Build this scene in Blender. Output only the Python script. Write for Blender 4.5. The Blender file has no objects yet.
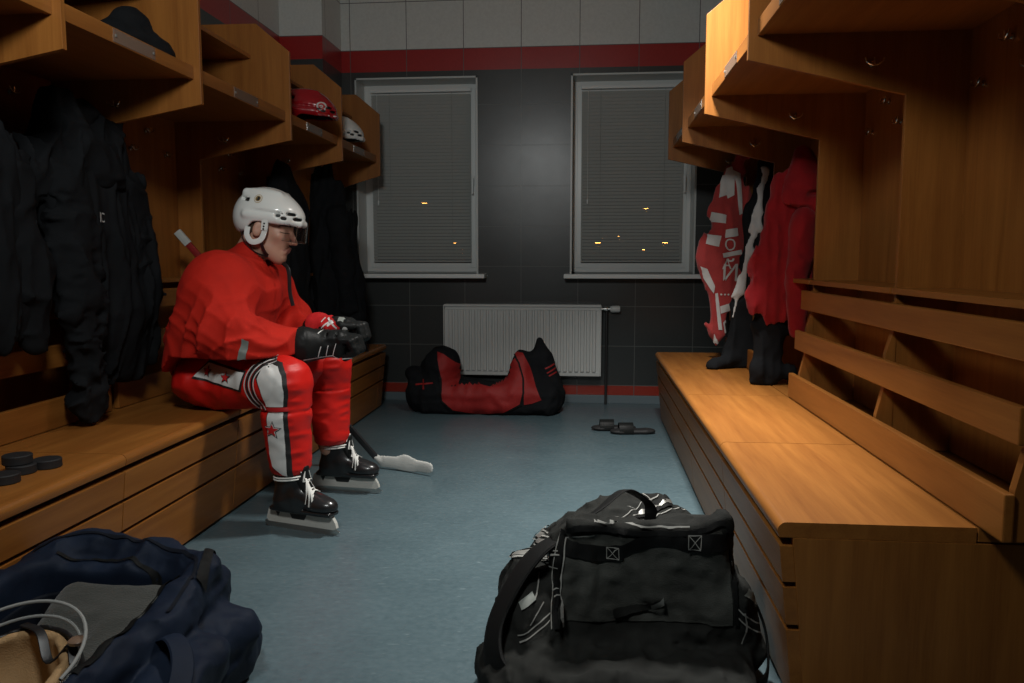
import bpy, bmesh, math
import numpy as np
from mathutils import Vector, Matrix
from mathutils.bvhtree import BVHTree

SC = bpy.context.scene
COL = SC.collection
PI = math.pi

# ------------------------------------------------------------------ camera
TH = math.radians(5.888)
PS = math.radians(5.398)
cam_data = bpy.data.cameras.new('camera')
cam_data.sensor_width = 36.0
cam_data.lens = 800.0 / 1024.0 * 36.0
cam_data.clip_start = 0.05
cam = bpy.data.objects.new('camera', cam_data)
COL.objects.link(cam)
cam.location = (0, 0, 1.03)
cam.rotation_euler = (PI / 2 - TH, 0, PS)
SC.camera = cam

# ------------------------------------------------------------------ world and lights
world = bpy.data.worlds.new('night_world')
SC.world = world
world.use_nodes = True
bg = world.node_tree.nodes['Background']
bg.inputs['Color'].default_value = (0.62, 0.8, 1.0, 1)
bg.inputs['Strength'].default_value = 0.004


def area(name, loc, target, size, power, color, size_y=None, spread=180):
    d = bpy.data.lights.new(name, 'AREA')
    d.energy = power
    d.color = color
    d.size = size
    if size_y:
        d.shape = 'RECTANGLE'
        d.size_y = size_y
    d.spread = math.radians(spread)
    o = bpy.data.objects.new(name, d)
    COL.objects.link(o)
    o.location = loc
    v = Vector(target) - Vector(loc)
    o.rotation_euler = v.to_track_quat('-Z', 'Y').to_euler()
    return o


area('ceiling_light_main', (0.22, 3.0, 2.62), (0.62, 3.0, 0.0), 0.24, 48, (1.0, 0.97, 0.92), spread=110)
area('front_fill_light', (-0.55, 0.9, 2.20), (-0.75, 3.4, 0.85), 0.34, 19, (0.97, 1.0, 0.98), spread=155)  # soft fill from an unseen source near the camera, well below the ceiling

SC.view_settings.view_transform = 'Standard'
SC.view_settings.look = 'None'
SC.view_settings.exposure = 0.0
SC.view_settings.gamma = 1.0
SC.view_settings.use_curve_mapping = False
SC.cycles.diffuse_bounces = 2


# ------------------------------------------------------------------ materials
def new_mat(name, color, rough=0.6, metal=0.0, spec=0.5, coat=0.0):
    m = bpy.data.materials.new(name)
    m.use_nodes = True
    b = m.node_tree.nodes['Principled BSDF']
    b.inputs['Base Color'].default_value = (*color, 1)
    b.inputs['Roughness'].default_value = rough
    b.inputs['Metallic'].default_value = metal
    b.inputs['Specular IOR Level'].default_value = spec
    b.inputs['Coat Weight'].default_value = coat
    return m


def nd(m, t, **kw):
    n = m.node_tree.nodes.new(t)
    for k, v in kw.items():
        if hasattr(n, k):
            setattr(n, k, v)
        else:
            n.inputs[k].default_value = v
    return n


def lk(m, a, b):
    m.node_tree.links.new(a, b)


def bsdf(m):
    return m.node_tree.nodes['Principled BSDF']


def grain_mat(name, c1, c2, axis, rough=0.38):
    """laminate wood with grain running along the given axis"""
    m = new_mat(name, c1, rough)
    tc = nd(m, 'ShaderNodeTexCoord')
    mp = nd(m, 'ShaderNodeMapping')
    s = [14, 14, 14]
    s[axis] = 0.9
    mp.inputs['Scale'].default_value = s
    lk(m, tc.outputs['Object'], mp.inputs['Vector'])
    n1 = nd(m, 'ShaderNodeTexNoise', Scale=1.6, Detail=4.0, Roughness=0.55, Distortion=0.5)
    lk(m, mp.outputs[0], n1.inputs['Vector'])
    mp2 = nd(m, 'ShaderNodeMapping')
    s2 = [230, 230, 230]
    s2[axis] = 9
    mp2.inputs['Scale'].default_value = s2
    lk(m, tc.outputs['Object'], mp2.inputs['Vector'])
    n2 = nd(m, 'ShaderNodeTexNoise', Scale=1.0, Detail=2.0)
    lk(m, mp2.outputs[0], n2.inputs['Vector'])
    mx = nd(m, 'ShaderNodeMath', operation='MULTIPLY_ADD')
    lk(m, n2.outputs['Fac'], mx.inputs[0])
    mx.inputs[1].default_value = 0.35
    lk(m, n1.outputs['Fac'], mx.inputs[2])
    cr = nd(m, 'ShaderNodeValToRGB')
    cr.color_ramp.elements[0].position = 0.42
    cr.color_ramp.elements[1].position = 0.92
    cr.color_ramp.elements[0].color = (*c2, 1)
    cr.color_ramp.elements[1].color = (*c1, 1)
    lk(m, mx.outputs[0], cr.inputs['Fac'])
    lk(m, cr.outputs[0], bsdf(m).inputs['Base Color'])
    bp = nd(m, 'ShaderNodeBump', Strength=0.06, Distance=0.002)
    lk(m, n2.outputs['Fac'], bp.inputs['Height'])
    lk(m, bp.outputs[0], bsdf(m).inputs['Normal'])
    bsdf(m).inputs['Specular IOR Level'].default_value = 0.3
    return m


WC1, WC2 = (0.34, 0.132, 0.027), (0.225, 0.079, 0.015)
M = {}
M['wood_y'] = grain_mat('wood_bench', WC1, WC2, 1)
M['wood_z'] = grain_mat('wood_panel', WC1, WC2, 2, 0.42)
M['wood_x'] = grain_mat('wood_cross', WC1, WC2, 0)
M['wood_edge'] = grain_mat('wood_edge', (0.42, 0.18, 0.05), (0.33, 0.13, 0.035), 2, 0.45)


def cloth_mat(name, c, var=0.25, rough=0.85, weave=900, bump=0.25, sheen=0.15):
    m = new_mat(name, c, rough, spec=0.3 if max(c) > 0.1 else 0.12)
    tc = nd(m, 'ShaderNodeTexCoord')
    n = nd(m, 'ShaderNodeTexNoise', Scale=7.0, Detail=5.0, Roughness=0.6)
    lk(m, tc.outputs['Object'], n.inputs['Vector'])
    cr = nd(m, 'ShaderNodeValToRGB')
    cr.color_ramp.elements[0].position = 0.3
    cr.color_ramp.elements[1].position = 0.7
    cr.color_ramp.elements[0].color = (*[x * (1 - var) for x in c], 1)
    cr.color_ramp.elements[1].color = (*[min(1, x * (1 + var)) for x in c], 1)
    lk(m, n.outputs['Fac'], cr.inputs['Fac'])
    lk(m, cr.outputs[0], bsdf(m).inputs['Base Color'])
    w = nd(m, 'ShaderNodeTexNoise', Scale=float(weave), Detail=1.0)
    lk(m, tc.outputs['Object'], w.inputs['Vector'])
    f = nd(m, 'ShaderNodeTexNoise', Scale=18.0, Detail=3.0)
    lk(m, tc.outputs['Object'], f.inputs['Vector'])
    ad = nd(m, 'ShaderNodeMath', operation='MULTIPLY_ADD')
    lk(m, f.outputs['Fac'], ad.inputs[0])
    ad.inputs[1].default_value = 3.0
    lk(m, w.outputs['Fac'], ad.inputs[2])
    bp = nd(m, 'ShaderNodeBump', Strength=bump, Distance=0.004)
    lk(m, ad.outputs[0], bp.inputs['Height'])
    lk(m, bp.outputs[0], bsdf(m).inputs['Normal'])
    bsdf(m).inputs['Sheen Weight'].default_value = sheen
    return m


M['metal'] = new_mat('brushed_steel', (0.62, 0.62, 0.6), 0.28, 1.0)
M['black_plastic'] = new_mat('black_plastic', (0.012, 0.012, 0.013), 0.4)
M['dark_gap'] = new_mat('dark_board', (0.03, 0.018, 0.01), 0.8)


# ------------------------------------------------------------------ object helpers
def link_mesh(name, me, mat, parent=None, smooth=False, loc=None):
    if mat is not None:
        for mm in (mat if isinstance(mat, (list, tuple)) else [mat]):
            me.materials.append(mm)
    o = bpy.data.objects.new(name, me)
    COL.objects.link(o)
    if parent is not None:
        o.parent = parent
    if loc is not None:
        o.location = loc
    if smooth:
        me.polygons.foreach_set('use_smooth', [True] * len(me.polygons))
    return o


def tag(o, label, cat, group=None, kind=None):
    if label:
        o['label'] = label
    if cat:
        o['category'] = cat
    if group:
        o['group'] = group
    if kind:
        o['kind'] = kind
    return o


def thing(name, loc, label, cat, group=None, rz=0.0):
    o = bpy.data.objects.new(name, None)
    o.empty_display_size = 0.05
    COL.objects.link(o)
    o.location = loc
    o.rotation_euler = (0, 0, rz)
    return tag(o, label, cat, group)


class MB:
    """collects boxes, prisms, tubes into one mesh"""

    def __init__(self):
        self.bm = bmesh.new()

    def box(self, lo, hi, bev=0.0):
        c = [(a + b) / 2 for a, b in zip(lo, hi)]
        s = [abs(b - a) for a, b in zip(lo, hi)]
        t = bmesh.new()
        bmesh.ops.create_cube(t, size=1.0, matrix=Matrix.Translation(c) @ Matrix.Diagonal((*s, 1)))
        if bev > 0:
            bmesh.ops.bevel(t, geom=t.edges[:] + t.verts[:], offset=min(bev, min(s) * 0.45), segments=2, affect='EDGES', profile=0.6)
        self._merge(t)
        return self

    def _merge(self, t):
        me = bpy.data.meshes.new('tmp')
        t.to_mesh(me)
        t.free()
        self.bm.from_mesh(me)
        bpy.data.meshes.remove(me)

    def prism(self, pts, axis, a, b, bev=0.0):
        """polygon pts (2D) extruded along axis from a to b. pts are in the other two axes in order"""
        t = bmesh.new()
        oth = [i for i in range(3) if i != axis]

        def mk(v):
            vs = []
            for p in pts:
                co = [0, 0, 0]
                co[oth[0]], co[oth[1]], co[axis] = p[0], p[1], v
                vs.append(t.verts.new(co))
            return vs
        A, B = mk(a), mk(b)
        t.faces.new(A)
        t.faces.new(B[::-1])
        n = len(pts)
        for i in range(n):
            t.faces.new([A[i], B[i], B[(i + 1) % n], A[(i + 1) % n]])
        bmesh.ops.recalc_face_normals(t, faces=t.faces[:])
        if bev > 0:
            bmesh.ops.bevel(t, geom=t.edges[:], offset=bev, segments=2, affect='EDGES', profile=0.6)
        self._merge(t)
        return self

    def tube(self, pts, r, n=8, flat=None, up=(0, 0, 1), closed=False):
        """sweep a circle (or a flat w x h strap section when flat=(w,h)) along pts"""
        P = [Vector(p) for p in pts]
        rr = r if isinstance(r, (list, tuple)) else [r] * len(P)
        bm = self.bm
        rings = []
        upv = Vector(up)
        for i, p in enumerate(P):
            if closed:
                d = (P[(i + 1) % len(P)] - P[i - 1]).normalized()
            else:
                d = (P[min(i + 1, len(P) - 1)] - P[max(i - 1, 0)]).normalized()
            a = upv - d * upv.dot(d)
            if a.length < 1e-3:
                a = Vector((1, 0, 0)) - d * d.x
            a.normalize()
            b = d.cross(a)
            if flat is None:
                upv = a
            ring = []
            for k in range(n):
                t = 2 * PI * k / n
                if flat:
                    cx, sx = math.cos(t), math.sin(t)
                    q = b * (math.copysign(abs(cx) ** 0.4, cx) * flat[0] / 2) + a * (math.copysign(abs(sx) ** 0.7, sx) * flat[1] / 2)
                else:
                    q = (a * math.sin(t) + b * math.cos(t)) * rr[i]
                ring.append(bm.verts.new(p + q))
            rings.append(ring)
        m = len(rings)
        for i in range(m if closed else m - 1):
            A, B = rings[i], rings[(i + 1) % m]
            for k in range(n):
                bm.faces.new([A[k], A[(k + 1) % n], B[(k + 1) % n], B[k]])
        if not closed:
            bm.faces.new(rings[0][::-1])
            bm.faces.new(rings[-1])
        return self

    def lathe(self, prof, n=24, c=(0, 0, 0), axis=2):
        """prof = list of (radius, height)"""
        bm = self.bm
        rings = []
        for r, h in prof:
            ring = []
            for k in range(n):
                t = 2 * PI * k / n
                co = [r * math.cos(t), r * math.sin(t), h]
                if axis == 0:
                    co = [co[2], co[0], co[1]]
                elif axis == 1:
                    co = [co[1], co[2], co[0]]
                ring.append(bm.verts.new([a + b for a, b in zip(co, c)]))
            rings.append(ring)
        for A, B in zip(rings, rings[1:]):
            for k in range(n):
                bm.faces.new([A[k], A[(k + 1) % n], B[(k + 1) % n], B[k]])
        bm.faces.new(rings[0][::-1])
        bm.faces.new(rings[-1])
        return self

    def build(self, name, mat, parent=None, smooth=False, loc=None, xf=None):
        if xf is not None:
            self.bm.transform(xf)
        bmesh.ops.recalc_face_normals(self.bm, faces=self.bm.faces[:])
        me = bpy.data.meshes.new(name)
        self.bm.to_mesh(me)
        self.bm.free()
        if smooth:
            me.polygons.foreach_set('use_smooth', [True] * len(me.polygons))
            try:
                me.set_sharp_from_angle(angle=math.radians(40))
            except Exception:
                pass
        return link_mesh(name, me, mat, parent, False, loc)


def smooth_path(pts, n=8):
    """Catmull-Rom through pts"""
    P = [np.array(p, float) for p in pts]
    P = [2 * P[0] - P[1]] + P + [2 * P[-1] - P[-2]]
    out = []
    for i in range(1, len(P) - 2):
        for k in range(n):
            t = k / n
            a, b, c, d = P[i - 1], P[i], P[i + 1], P[i + 2]
            out.append(0.5 * (2 * b + (c - a) * t + (2 * a - 5 * b + 4 * c - d) * t * t + (3 * b - a - 3 * c + d) * t ** 3))
    out.append(P[-2])
    return [tuple(v) for v in out]


def copy_tree(o, parent=None):
    c = o.copy()
    COL.objects.link(c)
    if parent is not None:
        c.parent = parent
    for ch in o.children:
        copy_tree(ch, c)
    return c


# ------------------------------------------------------------------ signed distance modelling
_rng = np.random.default_rng(7)
_LAT = _rng.random((24, 24, 24)).astype(np.float32)


def vnoise(x, y, z):
    """smooth value noise, about -1..1"""
    xi, yi, zi = np.floor(x), np.floor(y), np.floor(z)
    fx, fy, fz = x - xi, y - yi, z - zi
    xi, yi, zi = xi.astype(int) % 24, yi.astype(int) % 24, zi.astype(int) % 24
    fx, fy, fz = [f * f * (3 - 2 * f) for f in (fx, fy, fz)]
    x1, y1, z1 = (xi + 1) % 24, (yi + 1) % 24, (zi + 1) % 24
    L = _LAT
    a = L[xi, yi, zi] * (1 - fx) + L[x1, yi, zi] * fx
    b = L[xi, y1, zi] * (1 - fx) + L[x1, y1, zi] * fx
    c = L[xi, yi, z1] * (1 - fx) + L[x1, yi, z1] * fx
    d = L[xi, y1, z1] * (1 - fx) + L[x1, y1, z1] * fx
    e = a * (1 - fy) + b * fy
    g = c * (1 - fy) + d * fy
    return 2 * (e * (1 - fz) + g * fz) - 1


def cone(a, b, ra, rb, flat=None):
    a, b = np.array(a, float), np.array(b, float)
    d = b - a
    L2 = max(float(d @ d), 1e-9)
    R = max(ra, rb)
    lo, hi = np.minimum(a, b) - R, np.maximum(a, b) + R

    def f(x, y, z):
        px, py, pz = x - a[0], y - a[1], z - a[2]
        if flat is not None:
            n, s = flat
            n = np.array(n, float)
            n = n / np.linalg.norm(n)
            q = (px * n[0] + py * n[1] + pz * n[2]) * (1 / s - 1)
            dn = float(d @ n)
            px, py, pz = px + n[0] * q, py + n[1] * q, pz + n[2] * q
            dd = d + n * dn * (1 / s - 1)
            l2 = float(dd @ dd)
        else:
            dd, l2, s = d, L2, 1.0
        t = np.clip((px * dd[0] + py * dd[1] + pz * dd[2]) / l2, 0, 1)
        r = ra + (rb - ra) * t
        q = np.sqrt((px - dd[0] * t) ** 2 + (py - dd[1] * t) ** 2 + (pz - dd[2] * t) ** 2) - r
        return q * (min(1.0, s) if flat is not None else 1.0)
    return f, lo, hi


def rot_xyz(rx=0, ry=0, rz=0):
    from mathutils import Euler
    return np.array(Euler((rx, ry, rz), 'XYZ').to_matrix())


def ell(c, r, rot=None):
    c, r = np.array(c, float), np.array(r, float)
    Rm = np.eye(3) if rot is None else rot
    R = max(r)

    def f(x, y, z):
        px, py, pz = x - c[0], y - c[1], z - c[2]
        lx = px * Rm[0, 0] + py * Rm[1, 0] + pz * Rm[2, 0]
        ly = px * Rm[0, 1] + py * Rm[1, 1] + pz * Rm[2, 1]
        lz = px * Rm[0, 2] + py * Rm[1, 2] + pz * Rm[2, 2]
        k0 = np.sqrt((lx / r[0]) ** 2 + (ly / r[1]) ** 2 + (lz / r[2]) ** 2)
        k1 = np.sqrt((lx / r[0] ** 2) ** 2 + (ly / r[1] ** 2) ** 2 + (lz / r[2] ** 2) ** 2)
        return k0 * (k0 - 1) / np.maximum(k1, 1e-6)
    return f, c - R, c + R


def rbox(c, h, r=0.01, rot=None):
    c, h = np.array(c, float), np.array(h, float)
    Rm = np.eye(3) if rot is None else rot
    R = float(np.linalg.norm(h))

    def f(x, y, z):
        px, py, pz = x - c[0], y - c[1], z - c[2]
        l = [px * Rm[0, i] + py * Rm[1, i] + pz * Rm[2, i] for i in range(3)]
        q = [np.abs(l[i]) - (h[i] - r) for i in range(3)]
        out = np.sqrt(sum(np.maximum(v, 0) ** 2 for v in q))
        return out + np.minimum(np.maximum(np.maximum(q[0], q[1]), q[2]), 0) - r
    return f, c - R, c + R


def plane(p, n):
    """half space: negative on the side opposite to n"""
    p, n = np.array(p, float), np.array(n, float)
    n = n / np.linalg.norm(n)
    return (lambda x, y, z: (x - p[0]) * n[0] + (y - p[1]) * n[1] + (z - p[2]) * n[2]), None, None


class Field:
    def __init__(self, lo, hi, h):
        self.lo, self.h = np.array(lo, float), h
        n = np.ceil((np.array(hi) - self.lo) / h).astype(int) + 1
        self.n = n
        self.ax = [(self.lo[i] + h * np.arange(n[i])).astype(np.float32) for i in range(3)]
        self.D = np.full(tuple(n), 0.06, np.float32)

    def _sub(self, lo, hi, pad):
        if lo is None:
            return tuple(slice(0, k) for k in self.n)
        a = np.floor((np.array(lo) - pad - self.lo) / self.h).astype(int)
        b = np.ceil((np.array(hi) + pad - self.lo) / self.h).astype(int) + 1
        return tuple(slice(max(0, a[i]), min(self.n[i], max(0, b[i]))) for i in range(3))

    def _xyz(self, s):
        return (self.ax[0][s[0]][:, None, None], self.ax[1][s[1]][None, :, None], self.ax[2][s[2]][None, None, :])

    def add(self, prim, k=0.02):
        f, lo, hi = prim
        s = self._sub(lo, hi, k + 0.03)
        d = f(*self._xyz(s))
        D = self.D[s]
        if k > 0:
            h = np.maximum(k - np.abs(D - d), 0) / k
            self.D[s] = np.minimum(D, d) - h * h * k * 0.25
        else:
            self.D[s] = np.minimum(D, d)
        return self

    def cut(self, prim, k=0.01):
        f, lo, hi = prim
        s = self._sub(lo, hi, k + 0.03)
        d = -f(*self._xyz(s))
        D = self.D[s]
        h = np.maximum(k - np.abs(D - d), 0) / max(k, 1e-6)
        self.D[s] = np.maximum(D, d) + h * h * k * 0.25
        return self

    def clip(self, prim, k=0.01):
        f, lo, hi = prim
        d = f(*self._xyz(self._sub(None, None, 0)))
        D = self.D
        h = np.maximum(k - np.abs(D - d), 0) / max(k, 1e-6)
        self.D = np.maximum(D, d) + h * h * k * 0.25
        return self

    def warp(self, fn):
        """add fn(x,y,z) to the field near the surface"""
        m = np.abs(self.D) < 0.05
        i, j, k = np.nonzero(m)
        self.D[m] += fn(self.ax[0][i], self.ax[1][j], self.ax[2][k]).astype(np.float32)
        return self

    def folds(self, amp, fx, fy, fz, ridge=True, seed=0.0):
        def fn(x, y, z):
            n = vnoise(x * fx + seed, y * fy + seed * 1.7, z * fz + seed * 2.3)
            m = vnoise(x * fx * 2.3 + 9 + seed, y * fy * 2.3 + 5, z * fz * 2.3 + 3)
            if ridge:
                n = np.abs(n) * 2 - 0.6
            return amp * (n + 0.4 * m)
        return self.warp(fn)

    def hollow(self, t):
        self.D = np.maximum(self.D, -(self.D + t))
        return self

    def mesh(self, name):
        D = self.D.astype(np.float64)
        D[0], D[-1] = np.maximum(D[0], 1e-3), np.maximum(D[-1], 1e-3)
        D[:, 0], D[:, -1] = np.maximum(D[:, 0], 1e-3), np.maximum(D[:, -1], 1e-3)
        D[:, :, 0], D[:, :, -1] = np.maximum(D[:, :, 0], 1e-3), np.maximum(D[:, :, -1], 1e-3)
        S = D < 0
        cells = np.zeros(tuple(k - 1 for k in D.shape), int)
        for dx in (0, 1):
            for dy in (0, 1):
                for dz in (0, 1):
                    cells += S[dx:dx + cells.shape[0], dy:dy + cells.shape[1], dz:dz + cells.shape[2]]
        act = (cells > 0) & (cells < 8)
        I = np.argwhere(act)
        idx = -np.ones(cells.shape, int)
        idx[act] = np.arange(len(I))
        acc = np.zeros((len(I), 3))
        cnt = np.zeros(len(I))
        corners = [(a, b, c) for a in (0, 1) for b in (0, 1) for c in (0, 1)]
        for ca in corners:
            for ax in range(3):
                if ca[ax]:
                    continue
                cb = list(ca)
                cb[ax] = 1
                A = D[I[:, 0] + ca[0], I[:, 1] + ca[1], I[:, 2] + ca[2]]
                B = D[I[:, 0] + cb[0], I[:, 1] + cb[1], I[:, 2] + cb[2]]
                m = (A < 0) != (B < 0)
                t = A[m] / (A[m] - B[m])
                p = np.tile(np.array(ca, float), (m.sum(), 1))
                p[:, ax] += t
                acc[m] += p
                cnt[m] += 1
        V = (I + acc / cnt[:, None]) * self.h + self.lo
        quads = []
        for ax in range(3):
            o = [i for i in range(3) if i != ax]
            sh = [slice(None)] * 3
            sh2 = [slice(None)] * 3
            sh[ax] = slice(0, -1)
            sh2[ax] = slice(1, None)
            ch = S[tuple(sh)] != S[tuple(sh2)]
            E = np.argwhere(ch)
            ok = (E[:, o[0]] > 0) & (E[:, o[1]] > 0) & (E[:, o[0]] < cells.shape[o[0]]) & (E[:, o[1]] < cells.shape[o[1]])
            E = E[ok]
            inside = S[E[:, 0], E[:, 1], E[:, 2]]

            def cell(d0, d1):
                e = E.copy()
                e[:, o[0]] -= d0
                e[:, o[1]] -= d1
                return idx[e[:, 0], e[:, 1], e[:, 2]]
            q = np.stack([cell(0, 0), cell(1, 0), cell(1, 1), cell(0, 1)], 1)
            flip = inside if ax != 1 else ~inside
            q[~flip] = q[~flip][:, ::-1]
            quads.append(q)
        Q = np.concatenate(quads)
        me = bpy.data.meshes.new(name)
        me.vertices.add(len(V))
        me.vertices.foreach_set('co', V.astype(np.float32).ravel())
        me.loops.add(len(Q) * 4)
        me.loops.foreach_set('vertex_index', Q.ravel().astype(np.int32))
        me.polygons.add(len(Q))
        me.polygons.foreach_set('loop_start', np.arange(0, len(Q) * 4, 4, dtype=np.int32))
        me.update(calc_edges=True)
        me.validate()
        return me

    def build(self, name, mat, parent=None, relax=1, root=None):
        me = self.mesh(name)
        if relax:
            bm = bmesh.new()
            bm.from_mesh(me)
            for _ in range(relax):
                bmesh.ops.smooth_vert(bm, verts=bm.verts[:], factor=0.5, use_axis_x=True, use_axis_y=True, use_axis_z=True)
            bmesh.ops.recalc_face_normals(bm, faces=bm.faces[:])
            bm.to_mesh(me)
            bm.free()
        if root is not None:
            me.transform(Matrix.Translation(-Vector(root)))
        return link_mesh(name, me, mat, parent, smooth=True)


def bvh_of(objs, root=(0, 0, 0)):
    """BVH in world coordinates (objects have their mesh in root-relative coordinates)"""
    vs, fs = [], []
    for o in objs:
        off = len(vs)
        vs += [tuple(v.co + Vector(root)) for v in o.data.vertices]
        fs += [tuple(i + off for i in p.vertices) for p in o.data.polygons]
    return BVHTree.FromPolygons(vs, fs)


def decal(name, poly, to3d, direction, bvh, mat, parent, root, offset=0.0018, cell=0.008, thick=0.0012, holes=None):
    """a thin printed patch: poly (2D list or list of 2D lists) is laid on the surface found along direction"""
    bm = bmesh.new()
    polys = poly if isinstance(poly[0][0], (list, tuple)) else [poly]
    for pl in polys:
        vs = [bm.verts.new((p[0], p[1], 0)) for p in pl]
        bm.faces.new(vs)
    bmesh.ops.triangulate(bm, faces=bm.faces[:])
    for _ in range(7):
        es = [e for e in bm.edges if e.calc_length() > cell]
        if not es:
            break
        bmesh.ops.subdivide_edges(bm, edges=es, cuts=1)
        bmesh.ops.triangulate(bm, faces=[f for f in bm.faces if len(f.verts) > 3])
    d = Vector(direction).normalized()
    dead = []
    last = None
    for v in bm.verts:
        p = Vector(to3d(v.co.x, v.co.y))
        hit = bvh.ray_cast(p, d)
        if hit[0] is None:
            dead.append(v)
            continue
        q = hit[0] - d * offset
        nn = hit[1] if hit[1].dot(d) < 0 else -hit[1]
        v.co = hit[0] + nn * offset - Vector(root)
    if dead:
        bmesh.ops.delete(bm, geom=dead, context='VERTS')
    me = bpy.data.meshes.new(name)
    bm.to_mesh(me)
    bm.free()
    o = link_mesh(name, me, mat, parent, smooth=True)
    return o


def star(cx, cz, r, rot=0.0, inner=0.42):
    return [(cx + (r if i % 2 == 0 else r * inner) * math.sin(rot + i * PI / 5), cz + (r if i % 2 == 0 else r * inner) * math.cos(rot + i * PI / 5)) for i in range(10)]


def letter_polys(ch, size):
    """outline polygons of a text string (triangles) in 2D from Blender's own font"""
    cu = bpy.data.curves.new('txt', 'FONT')
    cu.body = ch
    cu.size = size
    o = bpy.data.objects.new('txt', cu)
    COL.objects.link(o)
    dg = bpy.context.evaluated_depsgraph_get()
    me = o.evaluated_get(dg).to_mesh()
    tris = [[(me.vertices[i].co.x, me.vertices[i].co.y) for i in p.vertices] for p in me.polygons]
    bpy.data.objects.remove(o)
    bpy.data.curves.remove(cu)
    return tris


# ------------------------------------------------------------------ the room
D_WALL = 5.71
XL, XR, ZC = -2.045, 1.135, 3.0


def math_node(m, op, a, b=None, c=None):
    n = nd(m, 'ShaderNodeMath', operation=op)
    for i, v in enumerate((a, b, c)):
        if v is None:
            continue
        if isinstance(v, (int, float)):
            n.inputs[i].default_value = v
        else:
            lk(m, v, n.inputs[i])
    return n.outputs[0]


def tile_material(name, hor):
    """tiled wall: hor = horizontal axis index. dark tiles, red bands, light tiles above"""
    m = new_mat(name, (0.1, 0.1, 0.1), 0.35)
    tc = nd(m, 'ShaderNodeTexCoord')
    sp = nd(m, 'ShaderNodeSeparateXYZ')
    lk(m, tc.outputs['Object'], sp.inputs[0])
    h, z = sp.outputs[hor], sp.outputs[2]
    noi = nd(m, 'ShaderNodeTexNoise', Scale=60.0, Detail=4.0)
    lk(m, tc.outputs['Object'], noi.inputs['Vector'])
    big = nd(m, 'ShaderNodeTexNoise', Scale=2.5, Detail=3.0)
    lk(m, tc.outputs['Object'], big.inputs['Vector'])

    def col(c):
        n = nd(m, 'ShaderNodeRGB')
        n.outputs[0].default_value = (*c, 1)
        return n.outputs[0]

    def mixc(f, a, b):
        n = nd(m, 'ShaderNodeMix', data_type='RGBA')
        lk(m, f, n.inputs[0])
        lk(m, a, n.inputs[6])
        lk(m, b, n.inputs[7])
        return n.outputs[2]
    # grout distance
    w = 0.0025

    def grid(v, period, off):
        fr = math_node(m, 'FRACT', math_node(m, 'DIVIDE', math_node(m, 'ADD', v, 40 * period - off), period))
        d = math_node(m, 'MULTIPLY', math_node(m, 'MINIMUM', fr, math_node(m, 'SUBTRACT', 1.0, fr)), period)
        return math_node(m, 'LESS_THAN', d, w)
    gv = grid(h, 0.405, 0.335 if hor == 0 else 0.10)
    gz_dark = grid(z, 0.2826, 0.13)
    gz_light = grid(z, 0.325, 2.494)
    dark = col((0.044, 0.048, 0.047))
    red = col((0.42, 0.020, 0.018))
    red2 = col((0.33, 0.035, 0.02))
    light = col((0.74, 0.77, 0.74))
    grout = col((0.12, 0.125, 0.118))
    grout2 = col((0.12, 0.12, 0.12))
    isl = math_node(m, 'GREATER_THAN', z, 2.494)
    isr = math_node(m, 'MULTIPLY', math_node(m, 'GREATER_THAN', z, 2.345), math_node(m, 'LESS_THAN', z, 2.494))
    isr2 = math_node(m, 'MULTIPLY', math_node(m, 'GREATER_THAN', z, 0.06), math_node(m, 'LESS_THAN', z, 0.13))
    c = mixc(isl, dark, light)
    c = mixc(isr, c, red)
    c = mixc(isr2, c, red2)
    # slight mottling of each tile
    mul = nd(m, 'ShaderNodeMix', data_type='RGBA', blend_type='MULTIPLY')
    mul.inputs[0].default_value = 0.22
    lk(m, c, mul.inputs[6])
    lk(m, noi.outputs['Fac'], mul.inputs[7])
    gd = math_node(m, 'MULTIPLY', math_node(m, 'MAXIMUM', gv, gz_dark), math_node(m, 'LESS_THAN', z, 2.36))
    gl = math_node(m, 'MULTIPLY', math_node(m, 'MAXIMUM', gv, gz_light), math_node(m, 'GREATER_THAN', z, 2.34))
    c = mixc(gd, mul.outputs[2], grout)
    c = mixc(gl, c, grout2)
    lk(m, c, bsdf(m).inputs['Base Color'])
    ro = math_node(m, 'MULTIPLY_ADD', big.outputs['Fac'], 0.10, 0.26)
    lk(m, ro, bsdf(m).inputs['Roughness'])
    bp = nd(m, 'ShaderNodeBump', Strength=0.35, Distance=0.003)
    hh = math_node(m, 'SUBTRACT', math_node(m, 'MULTIPLY', noi.outputs['Fac'], 0.03), math_node(m, 'MAXIMUM', gd, gl))
    hh = math_node(m, 'ADD', hh, math_node(m, 'MULTIPLY', big.outputs['Fac'], 1.2))
    lk(m, hh, bp.inputs['Height'])
    lk(m, bp.outputs[0], bsdf(m).inputs['Normal'])
    return m


M['tile_x'] = tile_material('wall_tiles_back', 0)
M['tile_y'] = tile_material('wall_tiles_side', 1)

# floor: blue grey vinyl with fine scuffs
mf = new_mat('vinyl_floor', (0.1, 0.15, 0.17), 0.4)
tc = nd(mf, 'ShaderNodeTexCoord')
n1 = nd(mf, 'ShaderNodeTexNoise', Scale=3.0, Detail=6.0, Roughness=0.65)
n2 = nd(mf, 'ShaderNodeTexNoise', Scale=45.0, Detail=4.0, Roughness=0.7)
vo = nd(mf, 'ShaderNodeTexVoronoi', Scale=55.0)
mpv = nd(mf, 'ShaderNodeMapping')
mpv.inputs['Scale'].default_value = (0.45, 1.0, 1)
lk(mf, tc.outputs['Object'], mpv.inputs['Vector'])
lk(mf, mpv.outputs[0], vo.inputs['Vector'])
for n in (n1, n2):
    lk(mf, tc.outputs['Object'], n.inputs['Vector'])
cr = nd(mf, 'ShaderNodeValToRGB')
cr.color_ramp.elements[0].position = 0.3
cr.color_ramp.elements[1].position = 0.75
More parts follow.
